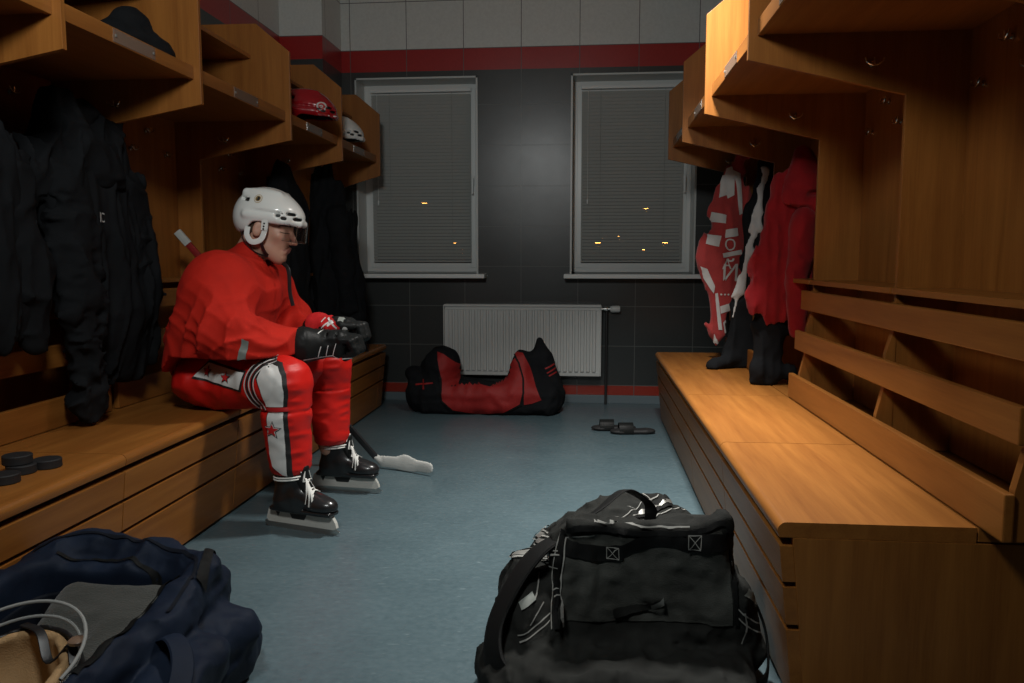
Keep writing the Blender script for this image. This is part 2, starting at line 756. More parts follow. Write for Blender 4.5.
cr.color_ramp.elements[0].color = (0.062, 0.100, 0.116, 1)
cr.color_ramp.elements[1].color = (0.108, 0.160, 0.180, 1)
fa = math_node(mf, 'MULTIPLY_ADD', n2.outputs['Fac'], 0.5, math_node(mf, 'MULTIPLY', n1.outputs['Fac'], 0.5))
lk(mf, fa, cr.inputs['Fac'])
# pale scuff streaks
mps = nd(mf, 'ShaderNodeMapping')
mps.inputs['Rotation'].default_value = (0, 0, 0.35)
mps.inputs['Scale'].default_value = (16, 75, 1)
lk(mf, tc.outputs['Object'], mps.inputs['Vector'])
ns = nd(mf, 'ShaderNodeTexNoise', Scale=1.0, Detail=3.0, Roughness=0.6)
lk(mf, mps.outputs[0], ns.inputs['Vector'])
sc = nd(mf, 'ShaderNodeValToRGB')
sc.color_ramp.elements[0].position = 0.66
sc.color_ramp.elements[1].position = 0.80
lk(mf, ns.outputs['Fac'], sc.inputs['Fac'])
mxs = nd(mf, 'ShaderNodeMix', data_type='RGBA')
lk(mf, math_node(mf, 'MULTIPLY', sc.outputs[0], 0.5), mxs.inputs[0])
lk(mf, cr.outputs[0], mxs.inputs[6])
mxs.inputs[7].default_value = (0.42, 0.52, 0.53, 1)
lk(mf, mxs.outputs[2], bsdf(mf).inputs['Base Color'])
lk(mf, math_node(mf, 'MULTIPLY_ADD', n2.outputs['Fac'], 0.3, 0.2), bsdf(mf).inputs['Roughness'])
bpf = nd(mf, 'ShaderNodeBump', Strength=0.35, Distance=0.0025)
lk(mf, math_node(mf, 'ADD', vo.outputs['Distance'], n2.outputs['Fac']), bpf.inputs['Height'])
lk(mf, bpf.outputs[0], bsdf(mf).inputs['Normal'])
M['floor'] = mf
M['plaster'] = new_mat('white_plaster', (0.5, 0.5, 0.48), 0.9)
M['pvc'] = new_mat('window_pvc', (0.82, 0.85, 0.83), 0.3)
M['reveal'] = new_mat('window_reveal', (0.58, 0.61, 0.59), 0.35)
M['glass'] = new_mat('glass', (1, 1, 1), 0.02)
bsdf(M['glass']).inputs['Transmission Weight'].default_value = 1.0
bsdf(M['glass']).inputs['IOR'].default_value = 1.45

tag(MB().box((XL - 0.2, -2.5, -0.1), (XR + 0.2, D_WALL + 0.35, 0)).build('floor', M['floor']), None, None, kind='structure')
tag(MB().box((XL - 0.2, -2.5, ZC), (XR + 0.2, D_WALL + 0.35, ZC + 0.1)).build('ceiling', M['plaster']), None, None, kind='structure')
tag(MB().box((XL - 0.2, -2.5, 0), (XL, D_WALL + 0.3, ZC)).box((XL, 5.30, 0), (-1.755, D_WALL, ZC)).build('wall_left', M['tile_y']), None, None, kind='structure')
# the pillar's front face continues the side tiles
tag(MB().box((XR, -2.5, 0), (XR + 0.2, D_WALL + 0.3, ZC)).build('wall_right', M['tile_y']), None, None, kind='structure')

# window openings (in the plane of the back wall) X range, Z range
RC = 0.20
WIN = [(-1.662, -0.782, 0.925, 2.305), (-0.128, 0.742, 0.925, 2.305)]
mb = MB()
y0, y1 = D_WALL, D_WALL + 0.3
xs = [XL, WIN[0][0], WIN[0][1], WIN[1][0], WIN[1][1], XR]
mb.box((xs[0], y0, 0), (xs[1], y1, ZC)).box((xs[2], y0, 0), (xs[3], y1, ZC)).box((xs[4], y0, 0), (xs[5], y1, ZC))
for a, b, c, d in WIN:
    mb.box((a, y0, 0), (b, y1, c)).box((a, y0, d), (b, y1, ZC))
tag(mb.build('wall_back', M['tile_x']), None, None, kind='structure')
# coved vinyl skirting
M['skirt'] = new_mat('skirting', (0.13, 0.17, 0.19), 0.45)
tag(MB().box((-1.755, y0 - 0.006, 0), (XR, y0, 0.058), 0.002).build('baseboard_back', M['skirt']), None, None, kind='structure')
for a, b in ((XL, 'left'), (XR, 'right')):
    s = 1 if b == 'left' else -1
    tag(MB().box((a, -2.4, 0), (a + s * 0.006, 5.29, 0.058), 0.002).build('baseboard_' + b, M['skirt']), None, None, kind='structure')

for i, (a, b, c, d) in enumerate(WIN):
    yf = D_WALL + RC - 0.0
    # lining of the opening
    t = 0.012
    w = MB().box((a, y0 - 0.004, c), (a + t, yf + 0.06, d)).box((b - t, y0 - 0.004, c), (b, yf + 0.06, d)).box((a, y0 - 0.004, d - t), (b, yf + 0.06, d))
    w.box((a, yf + 0.02, c), (b, yf + 0.06, c + 0.02))
    root = w.build('window_%d' % (i + 1), M['reveal'])
    tag(root, None, None, kind='structure')
    fw = 0.055
    fr = MB()
    A, B, C_, E_ = a + t, b - t, c + 0.01, d - t
    fr.box((A, yf, C_), (A + fw, yf + 0.06, E_), 0.004).box((B - fw, yf, C_), (B, yf + 0.06, E_), 0.004)
    fr.box((A + fw - 0.003, yf + 0.0005, C_), (B - fw + 0.003, yf + 0.0595, C_ + fw)).box((A + fw - 0.003, yf + 0.0005, E_ - fw), (B - fw + 0.003, yf + 0.0595, E_))
    tag(fr.build('window_frame', M['pvc'], root), None, None, kind='structure')
    # sash
    s2 = 0.04
    sh = MB()
    A2, B2, C2, E2 = A + 0.03, B - 0.03, C_ + 0.03, E_ - 0.03
    yy = yf - 0.006
    sh.box((A2, yy, C2), (A2 + s2, yy + 0.05, E2), 0.004).box((B2 - s2, yy, C2), (B2, yy + 0.05, E2), 0.004)
    sh.box((A2 + s2 - 0.003, yy + 0.0005, C2), (B2 - s2 + 0.003, yy + 0.0495, C2 + s2)).box((A2 + s2 - 0.003, yy + 0.0005, E2 - s2), (B2 - s2 + 0.003, yy + 0.0495, E2))
    tag(sh.build('window_sash', M['pvc'], root), None, None, kind='structure')
    tag(MB().box((A2 + s2 - 0.005, yy + 0.03, C2 + s2 - 0.005), (B2 - s2 + 0.005, yy + 0.036, E2 - s2 + 0.005)).build('window_pane', M['glass'], root), None, None, kind='structure')
    hz = 1.60
    hb = MB().box((B2 - s2 + 0.008, yy - 0.012, hz - 0.035), (B2 - 0.008, yy, hz + 0.035), 0.003).box((B2 - s2 + 0.012, yy - 0.045, hz - 0.10), (B2 - 0.012, yy - 0.03, hz + 0.02), 0.004).tube([(B2 - s2 / 2, yy, hz), (B2 - s2 / 2, yy - 0.04, hz)], 0.008)
    tag(hb.build('window_handle', M['pvc'], root), None, None, kind='structure')
    tag(MB().box((a + (0.03 if i == 0 else -0.04), y0 - 0.13, c - 0.03), (b + 0.06, yf + 0.02, c), 0.006).build('window_sill', M['pvc'], root), None, None, kind='structure')
    # venetian blind
    side = 'left' if i == 0 else 'right'
    bx0, bx1 = A2 + s2 - 0.012, B2 - s2 + 0.012
    yb = yy - 0.028
    bl = thing('venetian_blind', ((bx0 + bx1) / 2, yb, E2 - 0.05), 'grey venetian blind closed over the %s window at the back wall' % side, 'blind', 'venetian blinds')
    hw = (bx1 - bx0) / 2
    MB().box((-hw, -0.014, 0.02), (hw, 0.014, 0.045), 0.003).build('headrail', M['pvc'], bl)
    M.setdefault('slat', new_mat('blind_slat', (0.42, 0.44, 0.42), 0.55))
    top, bot = 0.0, (C2 + s2) - (E2 - 0.05) + 0.015
    ns_ = 49
    pitch = (top - bot) / ns_
    sl = MB()
    for k in range(ns_):
        zc = top - pitch * (k + 0.3)
        tilt = math.radians(62)
        dy, dz = math.cos(tilt) * 0.0125, math.sin(tilt) * 0.0125
        sl.prism([(-dy, zc + dz), (0.0015, zc + 0.001), (dy, zc - dz), (dy - 0.0006, zc - dz - 0.0006), (-0.0005, zc), (-dy - 0.0006, zc + dz - 0.0004)], 0, -hw + 0.004, hw - 0.004)
    sl.build('slats', M['slat'], bl)
    MB().box((-hw + 0.004, -0.01, bot - 0.012), (hw - 0.004, 0.01, bot), 0.003).build('bottom_rail', M['slat'], bl)
    MB().tube([(-hw + 0.05, -0.02, 0.02), (-hw + 0.05, -0.02, -0.75)], 0.0018, 6).lathe([(0.002, -0.79), (0.006, -0.785), (0.007, -0.76), (0.002, -0.75)], 10, (-hw + 0.05, -0.02, 0)).build('pull_cord', M['pvc'], bl)
    cdm = MB()
    for xx in (-hw * 0.62, hw * 0.62):
        cdm.tube([(xx, -0.0145, 0.02), (xx, -0.0145, bot)], 0.0009, 5)
    cdm.build('ladder_cord', M['slat'], bl)

# street lamps far outside
M['lamp'] = new_mat('street_lamp_glow', (1, 0.5, 0.1), 0.5)
bsdf(M['lamp']).inputs['Emission Color'].default_value = (1.0, 0.42, 0.08, 1)
bsdf(M['lamp']).inputs['Emission Strength'].default_value = 30.0


def outside(u, v, Y):
    # direction through the photograph pixel, out to a far distance
    F = Vector((-math.sin(PS) * math.cos(TH), math.cos(PS) * math.cos(TH), -math.sin(TH)))
    R = Vector((math.cos(PS), math.sin(PS), 0))
    U = R.cross(F)
    d = F * 800 + R * (u - 512) + U * (341.5 - v)
    return Vector((0, 0, 1.03)) + d * (Y / d.y)


lamps = [(424.5, 203, 1.0), (463, 251.5, 0.7), (455, 243, .3), (646, 209.5, 1.0), (618.5, 237.5, 0.9), (598, 243.5, 1.0), (665, 243, 1.0), (622.5, 228, .3), (643.5, 249.5, .5)]
where = ['left window, mid height', 'left window, low right corner', 'left window, faint one low right', 'right window, highest of its group', 'right window, middle low', 'right window, low left', 'right window, low right', 'right window, faint middle one', 'right window, faint lowest one']
for n_, ((u, v, k), wh) in enumerate(zip(lamps, where)):
    p = outside(u, v, 38.0 + 2.5 * (n_ % 5))
    t = thing('street_lamp', (p.x, p.y, p.z), 'small orange street lamp glowing outside, seen through blind of ' + wh, 'street lamp', 'distant street lamps')
    MB().lathe([(0.001, -0.10 * k), (0.11 * k, -0.06 * k), (0.13 * k, 0), (0.11 * k, 0.06 * k), (0.001, 0.10 * k)], 16).build('lamp_head', M['lamp'], t)
    MB().tube([(0, 0, 0.06), (0, 0.5, 0.12), (0, 0.55, -3.0), (0, 0.55, -p.z - 3.5)], 0.05, 8).build('lamp_post', M['black_plastic'], t)

# ------------------------------------------------------------------ lockers
M['hook'] = new_mat('hook_metal', (0.7, 0.68, 0.62), 0.22, 1.0)
M['screw'] = new_mat('screw_steel', (0.25, 0.24, 0.22), 0.6, 0.5)
M['plate'] = new_mat('clear_plate', (0.20, 0.13, 0.09), 0.16, spec=0.9)


def hook_mesh():
    """small double hook: a base disc, a stem and two arms curving out sideways"""
    m = MB()
    m.lathe([(0.010, -0.005), (0.010, -0.001), (0.007, 0.0)], 14, (0, 0, 0), 0)
    m.tube([(-0.002, 0, 0), (-0.022, 0, -0.004)], 0.004, 8)
    m.tube(smooth_path([(-0.024, -0.026, 0.014), (-0.026, -0.021, 0.002), (-0.024, 0, -0.006), (-0.026, 0.021, 0.002), (-0.024, 0.026, 0.014)], 6), 0.0028, 8)
    m.tube([(-0.022, 0, -0.005), (-0.023, 0, 0.016)], 0.0024, 8)
    return m.build('coat_hook', M['hook'], None, smooth=True)


HOOK = hook_mesh()
_hook_used = [False]


def put_hook(parent, loc, rz):
    if not _hook_used[0]:
        o = HOOK
        _hook_used[0] = True
    else:
        o = HOOK.copy()
        COL.objects.link(o)
    o.parent = parent
    o.location = loc
    o.rotation_euler = (0, 0, rz)


def locker_bay(side, xf, xb, ya, yb, zf, label, near=False, hooks=True, inner=0.46, plate=True, last=False):
    """side +1: right row. local x runs into the wall; origin on the floor under the front at the near panel"""
    s = side
    root = thing('locker', (xf, ya, 0), label, 'locker', 'open wooden lockers along the %s wall' % ('right' if s > 0 else 'left'))
    dp = abs(xb - xf)
    L = yb - ya
    T = 0.018

    def px(d):
        return s * d
    zi = 1.513
    zin = zi

    def panel(y0_, y1_):
        pts = [(px(0), zf), (px(0), 2.015), (px(0.16), 2.148), (px(dp), 2.15), (px(dp), 0.445), (px(inner), 0.445), (px(inner), zi)]
        return MB().prism(pts, 1, y0_, y1_, 0.0012)
    panel(L - T / 2, L + T / 2).build('side_panel', M['wood_z'], root)
    if near:
        panel(-T / 2, T / 2).build('side_panel', M['wood_z'], root)
    a, b = (T / 2, L - T / 2)
    lo, hi = sorted((px(dp - 0.014), px(dp)))
    MB().box((lo, a, 0.445), (hi, b, 2.148)).build('back_panel', M['wood_z'], root)
    # lower shelf with a deep front fascia
    x0, x1 = sorted((px(0.032), px(dp - 0.015)))
    f0, f1 = sorted((px(0.026), px(0.044)))
    MB().box((x0, a, 1.694), (x1, b, 1.712)).box((f0, a, 1.690), (f1, b, 1.738), 0.002).build('shelf', M['wood_y'], root)
    x0, x1 = sorted((px(0.19), px(dp - 0.015)))
    MB().box((x0, a, 1.985), (x1, b, 2.003), 0.001).build('shelf', M['wood_y'], root)
    # ledge above the seat back
    x0, x1 = sorted((px(inner - 0.015), px(dp - 0.015)))
    MB().box((x0, a, 0.925), (x1, b, 0.943), 0.002).build('ledge', M['wood_y'], root)
    if plate:
        c = L * 0.5
        x0, x1 = sorted((px(0.0245), px(0.026)))
        pl = MB().box((x0, c - 0.12, 1.694), (x1, c + 0.12, 1.734), 0.0005).build('name_plate', M['plate'], root)
        pl['label'] = 'clear plastic name plate'
        for q in (-0.108, 0.108):
            xx0, xx1 = sorted((px(0.021), px(0.0245)))
            MB().box((xx0, c + q - 0.004, 1.71), (xx1, c + q + 0.004, 1.718), 0.001).build('screw', M['screw'], pl)
    if hooks:
        rz = 0 if s > 0 else PI
        for k, (fy, z) in enumerate(((0.07, 1.615), (0.22, 1.515), (0.36, 1.61), (0.55, 1.515), (0.70, 1.61), (0.88, 1.52))):
            put_hook(root, (px(dp - 0.0145), a + fy * (b - a), z), rz)
        # one on the far side panel
        put_hook(root, (px(dp * 0.55), L - T / 2 - 0.0005, 1.60), PI / 2)
    return root


XFR, XBR = 0.47, 1.12
XFL, XBL = -1.43, -2.03
RY = [0.90, 1.72, 2.529, 3.423, 4.213, 4.930]
LY = [0.55, 1.34, 2.134, 2.924, 3.829, 4.641, 5.497]
rl = ['open wooden locker at the right edge, nearest of the right row', 'open locker on the right wall with bare hooks over the near bench end',
      'open locker on the right wall, empty, beside the one with the red jacket', 'open locker on the right wall holding the hanging red jacket',
      'farthest open locker on the right wall, with the striped towel']
for i in range(5):
    locker_bay(1, XFR, XBR, RY[i], RY[i + 1], 1.622, rl[i], near=(i == 0))
ll = ['open locker at the left edge, nearest of the left row', 'open locker in the top left corner of the view',
      'open locker on the left wall with the dark cap on its shelf', 'open locker on the left wall, its shelf empty, above the player',
      'open locker on the left wall with the red helmet on its shelf', 'farthest open locker on the left wall with the white helmet']
for i in range(6):
    if i == 5:
        locker_bay(-1, XFL, -1.752, LY[i], LY[i + 1], 1.600, ll[i], hooks=False, inner=0.30)
    else:
        locker_bay(-1, XFL, XBL, LY[i], LY[i + 1], 1.600, ll[i], near=(i == 0), inner=0.465)


# ------------------------------------------------------------------ seat backs: three leaning slats on uprights
def seat_back(side, xf, ya, yb, ups, label):
    s = side
    root = thing('seat_back', (xf, ya, 0.44), label, 'seat back', 'slatted seat backs')
    L = yb - ya
    for k, (z0, z1, x) in enumerate(((0.002, 0.105, 0.0), (0.208, 0.288, 0.02), (0.378, 0.458, 0.04))):
        a, b = sorted((s * x, s * (x + 0.022)))
        MB().box((a, 0, z0), (b, L, z1), 0.004).build('slat', M['wood_y'], root)
    for u in ups:
        pts = [(s * 0.0235, 0.002), (s * 0.0235, 0.11), (s * 0.0435, 0.20), (s * 0.0435, 0.30), (s * 0.0635, 0.37), (s * 0.0635, 0.46), (s * 0.0725, 0.46), (s * 0.0725, 0.002)]
        MB().prism(pts, 1, u - ya - 0.012, u - ya + 0.012, 0.001).build('upright', M['wood_z'], root)
    return root


seat_back(1, 0.862, 1.70, 3.50, [1.72, 2.529, 3.423], 'long slatted wooden seat back nearest on the right bench')
seat_back(1, 0.862, 4.18, 5.10, [4.213, 4.93], 'slatted wooden seat back behind the red jacket on the right bench')
seat_back(-1, -1.84, 0.60, 2.915, [1.34, 2.134, 2.89], 'slatted wooden seat back nearest on the left bench beside the pucks')
seat_back(-1, -1.84, 2.96, 5.10, [2.985, 3.829, 4.641], 'slatted wooden seat back on the left bench behind the player')


# ------------------------------------------------------------------ benches in units
def bench_unit(side, xf, xb, ya, yb, label, endn=False, endf=False, deck=True):
    s = side
    root = thing('bench', (xf, ya, 0), label, 'bench', 'wooden bench units on the %s' % ('right' if s > 0 else 'left'))
    L = yb - ya
    g = 0.0015
    dp = abs(xb - xf)
    pd = 0.43 if dp > 0.5 else dp
    # seat with a rounded nose
    pts = []
    for k in range(7):
        t = PI / 2 + k * (PI / 2) / 6
        pts.append((0.02 + 0.02 * math.cos(t), 0.42 + 0.02 * math.sin(t)))
    pts += [(0.004, 0.405), (pd - 0.002, 0.405), (pd - 0.002, 0.44)]
    pts = [(s * x, z) for x, z in pts]
    MB().prism(pts, 1, g, L - g).build('seat_top', M['wood_y'], root, smooth=True)
    if dp > 0.5:
        a, b = sorted((s * (pd + 0.002), s * dp))
        MB().box((a, g, 0.408), (b, L - g, 0.44), 0.001).build('rear_deck', M['wood_y'], root)
    sl = 0.105

    def xs_(z):
        return 0.004 + (0.405 - z) * sl
    # carcass
    e0 = 0.0 if not endn else 0.018
    e1 = 0.0 if not endf else 0.018
    pts = [(s * (xs_(0.404) + 0.03), 0.404), (s * (xs_(0.02) + 0.03), 0.0), (s * dp, 0.0), (s * dp, 0.404)]
    MB().prism(pts, 1, e0 + g, L - e1 - g).build('carcass', M['dark_gap'], root)
    for on, y in ((endn, 0.0), (endf, L - 0.018)):
        if on:
            MB().prism(pts, 1, y, y + 0.018, 0.001).build('end_panel', M['wood_z'], root)
    for z0, z1 in ((0.300, 0.385), (0.199, 0.288), (0.012, 0.187)):
        pts2 = [(s * xs_(z0), z0), (s * xs_(z1), z1), (s * (xs_(z1) + 0.0298), z1), (s * (xs_(z0) + 0.0298), z0)]
        MB().prism(pts2, 1, 0.002, L - 0.002, 0.0015).build('drawer_front', M['wood_y'], root)
    return root


rb = [(1.80, 2.60, 'near end'), (2.60, 3.52, 'second from camera'), (3.52, 4.33, 'third from the camera'), (4.33, 5.13, 'far end by the back wall')]
for k, (a, b, t) in enumerate(rb):
    bench_unit(1, 0.432, 1.12, a, b, 'wooden bench with drawers in the right row, ' + t, endn=(k == 0), endf=(k == 3))
lb = [(0.6, 1.40, 'closest, at the left edge of the view'), (1.40, 2.26, 'under the rubber pucks'), (2.26, 3.06, 'beside the seated player, near side'),
      (3.06, 3.86, 'directly under the seated player'), (3.86, 4.66, 'just beyond the seated player'), (4.66, 5.29, 'second from the back wall')]
for k, (a, b, t) in enumerate(lb):
    bench_unit(-1, -1.39, -2.03, a, b, 'wooden bench with drawers in the left row, ' + t, endn=(k == 0))
bench_unit(-1, -1.39, -1.752, 5.292, 5.43, 'short wooden bench end piece against the pillar on the left', endf=True)

# ------------------------------------------------------------------ the seated player
M['skin'] = new_mat('skin', (0.50, 0.27, 0.19), 0.5)
bsdf(M['skin']).inputs['Subsurface Weight'].default_value = 0.08
M['hair'] = new_mat('short_brown_hair', (0.06, 0.035, 0.02), 0.8)
M['jersey'] = cloth_mat('red_jersey', (0.50, 0.014, 0.005), 0.10, 0.85, 700, 0.15, 0.0)
M['red_shell'] = cloth_mat('red_nylon', (0.60, 0.014, 0.010), 0.08, 0.42, 900, 0.08, 0.0)
M['white_cloth'] = cloth_mat('white_nylon', (0.60, 0.61, 0.60), 0.05, 0.5, 900, 0.1, 0.0)
M['ink_black'] = new_mat('black_print', (0.012, 0.012, 0.012), 0.6)
M['ink_red'] = new_mat('red_print', (0.5, 0.012, 0.014), 0.6)
M['ink_white'] = new_mat('white_print', (0.65, 0.65, 0.63), 0.6)
M['ink_grey'] = new_mat('grey_print', (0.22, 0.24, 0.22), 0.6)
M['gold'] = new_mat('gold_print', (0.42, 0.28, 0.10), 0.5)
M['helmet'] = new_mat('white_helmet_shell', (0.74, 0.75, 0.72), 0.22, coat=0.4)
M['vent'] = new_mat('vent_black', (0.01, 0.01, 0.01), 0.6)
M['glove'] = cloth_mat('black_glove_leather', (0.012, 0.013, 0.013), 0.15, 0.42, 500, 0.12, 0.0)
M['boot'] = new_mat('black_skate_boot', (0.016, 0.016, 0.017), 0.28, coat=0.2)
M['holder'] = new_mat('skate_blade_holder', (0.52, 0.52, 0.48), 0.35)
M['lace'] = cloth_mat('white_lace', (0.78, 0.78, 0.74), 0.05, 0.8, 900, 0.1, 0.0)
M['visor'] = new_mat('clear_visor', (0.95, 0.97, 0.98), 0.03)
bsdf(M['visor']).inputs['Transmission Weight'].default_value = 1.0
bsdf(M['visor']).inputs['IOR'].default_value = 1.3

def finger(s, q, X, yc, z0):
    """four knuckle points of one gloved finger, curled in over the other hand"""
    ln, dz = ((0.044, 0.000), (0.052, 0.004), (0.049, 0.002), (0.040, -0.006))[q]
    yy = yc - s * 0.036 + s * q * 0.0255
    return ((-1.018 + X, yy, z0 + 0.022 + dz), (-1.012 + X + ln, yy, z0 + 0.016 + dz),
            (-1.006 + X + ln * 1.15, yy - s * 0.004, z0 - 0.026 + dz), (-1.030 + X + ln * 0.7, yy - s * 0.008, z0 - 0.050 + dz))


PR = (-1.52, 3.27, 0.0)          # base of the person
person = thing('person', (PR[0], PR[1] - 0.15, 0.0), 'seated hockey player in red jersey and white helmet, head bowed, gloved hands together', 'person')

HC = np.array([-1.268, 3.27, 1.163])   # head centre
HP = math.radians(11)                  # bowed forward


def hp(dx, dy, dz):
    """point in head frame (dx forward, dy to his left, dz up) -> world"""
    c, s = math.cos(HP), math.sin(HP)
    return (HC[0] + dx * c + dz * s, HC[1] + dy, HC[2] - dx * s + dz * c)


HR = rot_xyz(0, HP, 0)

F = Field((-1.75, 2.82, 0.10), (-0.86, 3.72, 1.36), 0.006)
# head: cranium, face block, jaw, nose, lips, brow, ears
F.add(ell(hp(-0.015, 0, 0.045), (0.098, 0.077, 0.090), HR), 0.02)
F.add(ell(hp(0.030, 0, -0.040), (0.060, 0.055, 0.088), HR), 0.035)
F.add(cone(hp(0.030, 0.022, -0.100), hp(0.064, 0, -0.121), 0.022, 0.016), 0.03)
F.add(cone(hp(0.030, -0.022, -0.100), hp(0.064, 0, -0.121), 0.022, 0.016), 0.03)
for s in (-1, 1):
    F.add(cone(hp(-0.02, s * 0.052, -0.06), hp(0.055, s * 0.015, -0.116), 0.017, 0.014), 0.03)
    F.add(ell(hp(0.060, s * 0.038, -0.032), (0.022, 0.022, 0.018), HR), 0.02)      # cheek bone
    F.add(cone(hp(0.085, s * 0.012, 0.010), hp(0.072, s * 0.046, 0.010), 0.010, 0.009), 0.014)   # brow
    F.cut(ell(hp(0.098, s * 0.033, -0.012), (0.018, 0.018, 0.011), HR), 0.010)     # eye socket
    F.add(ell(hp(0.070, s * 0.030, -0.012), (0.014, 0.014, 0.012), HR), 0.003)     # lidded eye
F.add(cone(hp(0.087, 0, -0.002), hp(0.116, 0, -0.050), 0.0090, 0.0110), 0.014)      # nose
for s in (-1, 1):
    F.add(ell(hp(0.101, s * 0.012, -0.055), (0.010, 0.008, 0.007), HR), 0.006)
F.add(cone(hp(0.092, -0.016, -0.077), hp(0.092, 0.016, -0.077), 0.0075, 0.0075), 0.008)   # lips
F.add(cone(hp(0.087, -0.014, -0.091), hp(0.087, 0.014, -0.091), 0.0080, 0.0080), 0.008)
F.cut(cone(hp(0.100, -0.024, -0.084), hp(0.100, 0.024, -0.084), 0.0034, 0.0034), 0.004)
for s in (-1, 1):   # ears
    F.add(ell(hp(-0.012, s * 0.080, -0.018), (0.020, 0.010, 0.034), rot_xyz(0, HP + 0.15, s * -0.35)), 0.008)
    F.cut(ell(hp(-0.006, s * 0.091, -0.014), (0.010, 0.006, 0.018), HR), 0.004)
# neck, torso, arms, legs of one continuous body
F.add(cone(hp(-0.035, 0, -0.05), (-1.385, 3.27, 0.99), 0.058, 0.066), 0.03)
F.add(cone((-1.40, 3.12, 0.95), (-1.40, 3.42, 0.95), 0.062, 0.062), 0.05)
F.add(cone((-1.42, 3.27, 0.90), (-1.55, 3.27, 0.60), 0.125, 0.115, ((1, 0, 0), 0.8)), 0.06)
LEGS = []
for s in (-1, 1):
    sh = (-1.385, 3.27 + s * 0.18, 0.95)
    el = (-1.30, 3.27 + s * 0.27, 0.72)
    wr = (-1.13, 3.27 + s * 0.10, 0.705)
    F.add(cone(sh, el, 0.050, 0.042), 0.03)
    F.add(cone(el, wr, 0.042, 0.030), 0.02)
    hd = (-1.05, 3.27 + s * 0.055, 0.70)
    F.add(cone(wr, hd, 0.030, 0.028, ((0, 0, 1), 0.8)), 0.02)
    for q in range(4):
        k = finger(s, q, 0.06 if s < 0 else 0.055, 3.27 + s * 0.055, 0.700 if s < 0 else 0.742)
        F.add(cone((-1.05, k[0][1], k[0][2] - 0.01), k[0], 0.011, 0.0095), 0.006)
        F.add(cone(k[0], k[1], 0.0095, 0.009), 0.004)
        F.add(cone(k[1], k[2], 0.009, 0.008), 0.003)
    F.add(cone((-1.07, 3.27 + s * 0.03, 0.715), (-1.01, 3.27 - s * 0.008, 0.722), 0.012, 0.009), 0.008)
    hip = (-1.48, 3.27 + s * 0.11, 0.545)
    kn = (-1.118, 3.275 + s * 0.25, 0.575)
    an = (-1.135, 3.285 + s * 0.245, 0.20)
    F.add(cone(hip, kn, 0.080, 0.058), 0.04)
    F.add(cone(kn, (-1.13, 3.285 + s * 0.248, 0.45), 0.055, 0.055), 0.03)
    F.add(cone((-1.13, 3.285 + s * 0.248, 0.45), an, 0.055, 0.038), 0.03)
    LEGS.append((hip, kn, an))
body = F.build('body', M['skin'], person, 1, PR)

bfc = bvh_of([body], PR)
M['lip'] = new_mat('lip_skin', (0.40, 0.16, 0.13), 0.5)
M['brow'] = new_mat('eyebrow_hair', (0.09, 0.05, 0.03), 0.9)
for s in (-1, 1):
    sf = lambda a, b: Vector(hp(a, s * 0.3, b))
    decal('eyebrow', [(0.058, 0.003), (0.070, 0.009), (0.094, 0.009), (0.094, 0.015), (0.070, 0.0145), (0.058, 0.007)], sf, (0, -s, 0), bfc, M['brow'], person, PR, 0.0012, 0.005)
    decal('eyelashes', [(0.066, -0.016), (0.076, -0.019), (0.092, -0.0185), (0.092, -0.0145), (0.076, -0.0150), (0.066, -0.0135)], sf, (0, -s, 0), bfc, M['brow'], person, PR, 0.0012, 0.004)
fr = lambda a, b: Vector(hp(0.3, a, b))
nx = Vector(HR[:, 0])
decal('lips', [(-0.024, -0.084), (-0.008, -0.074), (0, -0.076), (0.008, -0.074), (0.024, -0.084), (0.010, -0.096), (-0.010, -0.096)], fr, -nx, bfc, M['lip'], person, PR, 0.0006, 0.004)

# hair under the helmet (short, at the nape and temple)
F = Field((-1.46, 3.15, 1.02), (-1.12, 3.37, 1.34), 0.006)
F.add(ell(hp(-0.018, 0, 0.045), (0.102, 0.081, 0.094), HR), 0)
F.add(ell(hp(-0.050, 0, -0.010), (0.062, 0.070, 0.065), HR), 0.02)
F.cut(ell(hp(0.075, 0, -0.03), (0.085, 0.12, 0.09), HR), 0.01)
F.build('hair', M['hair'], person, 1, PR)


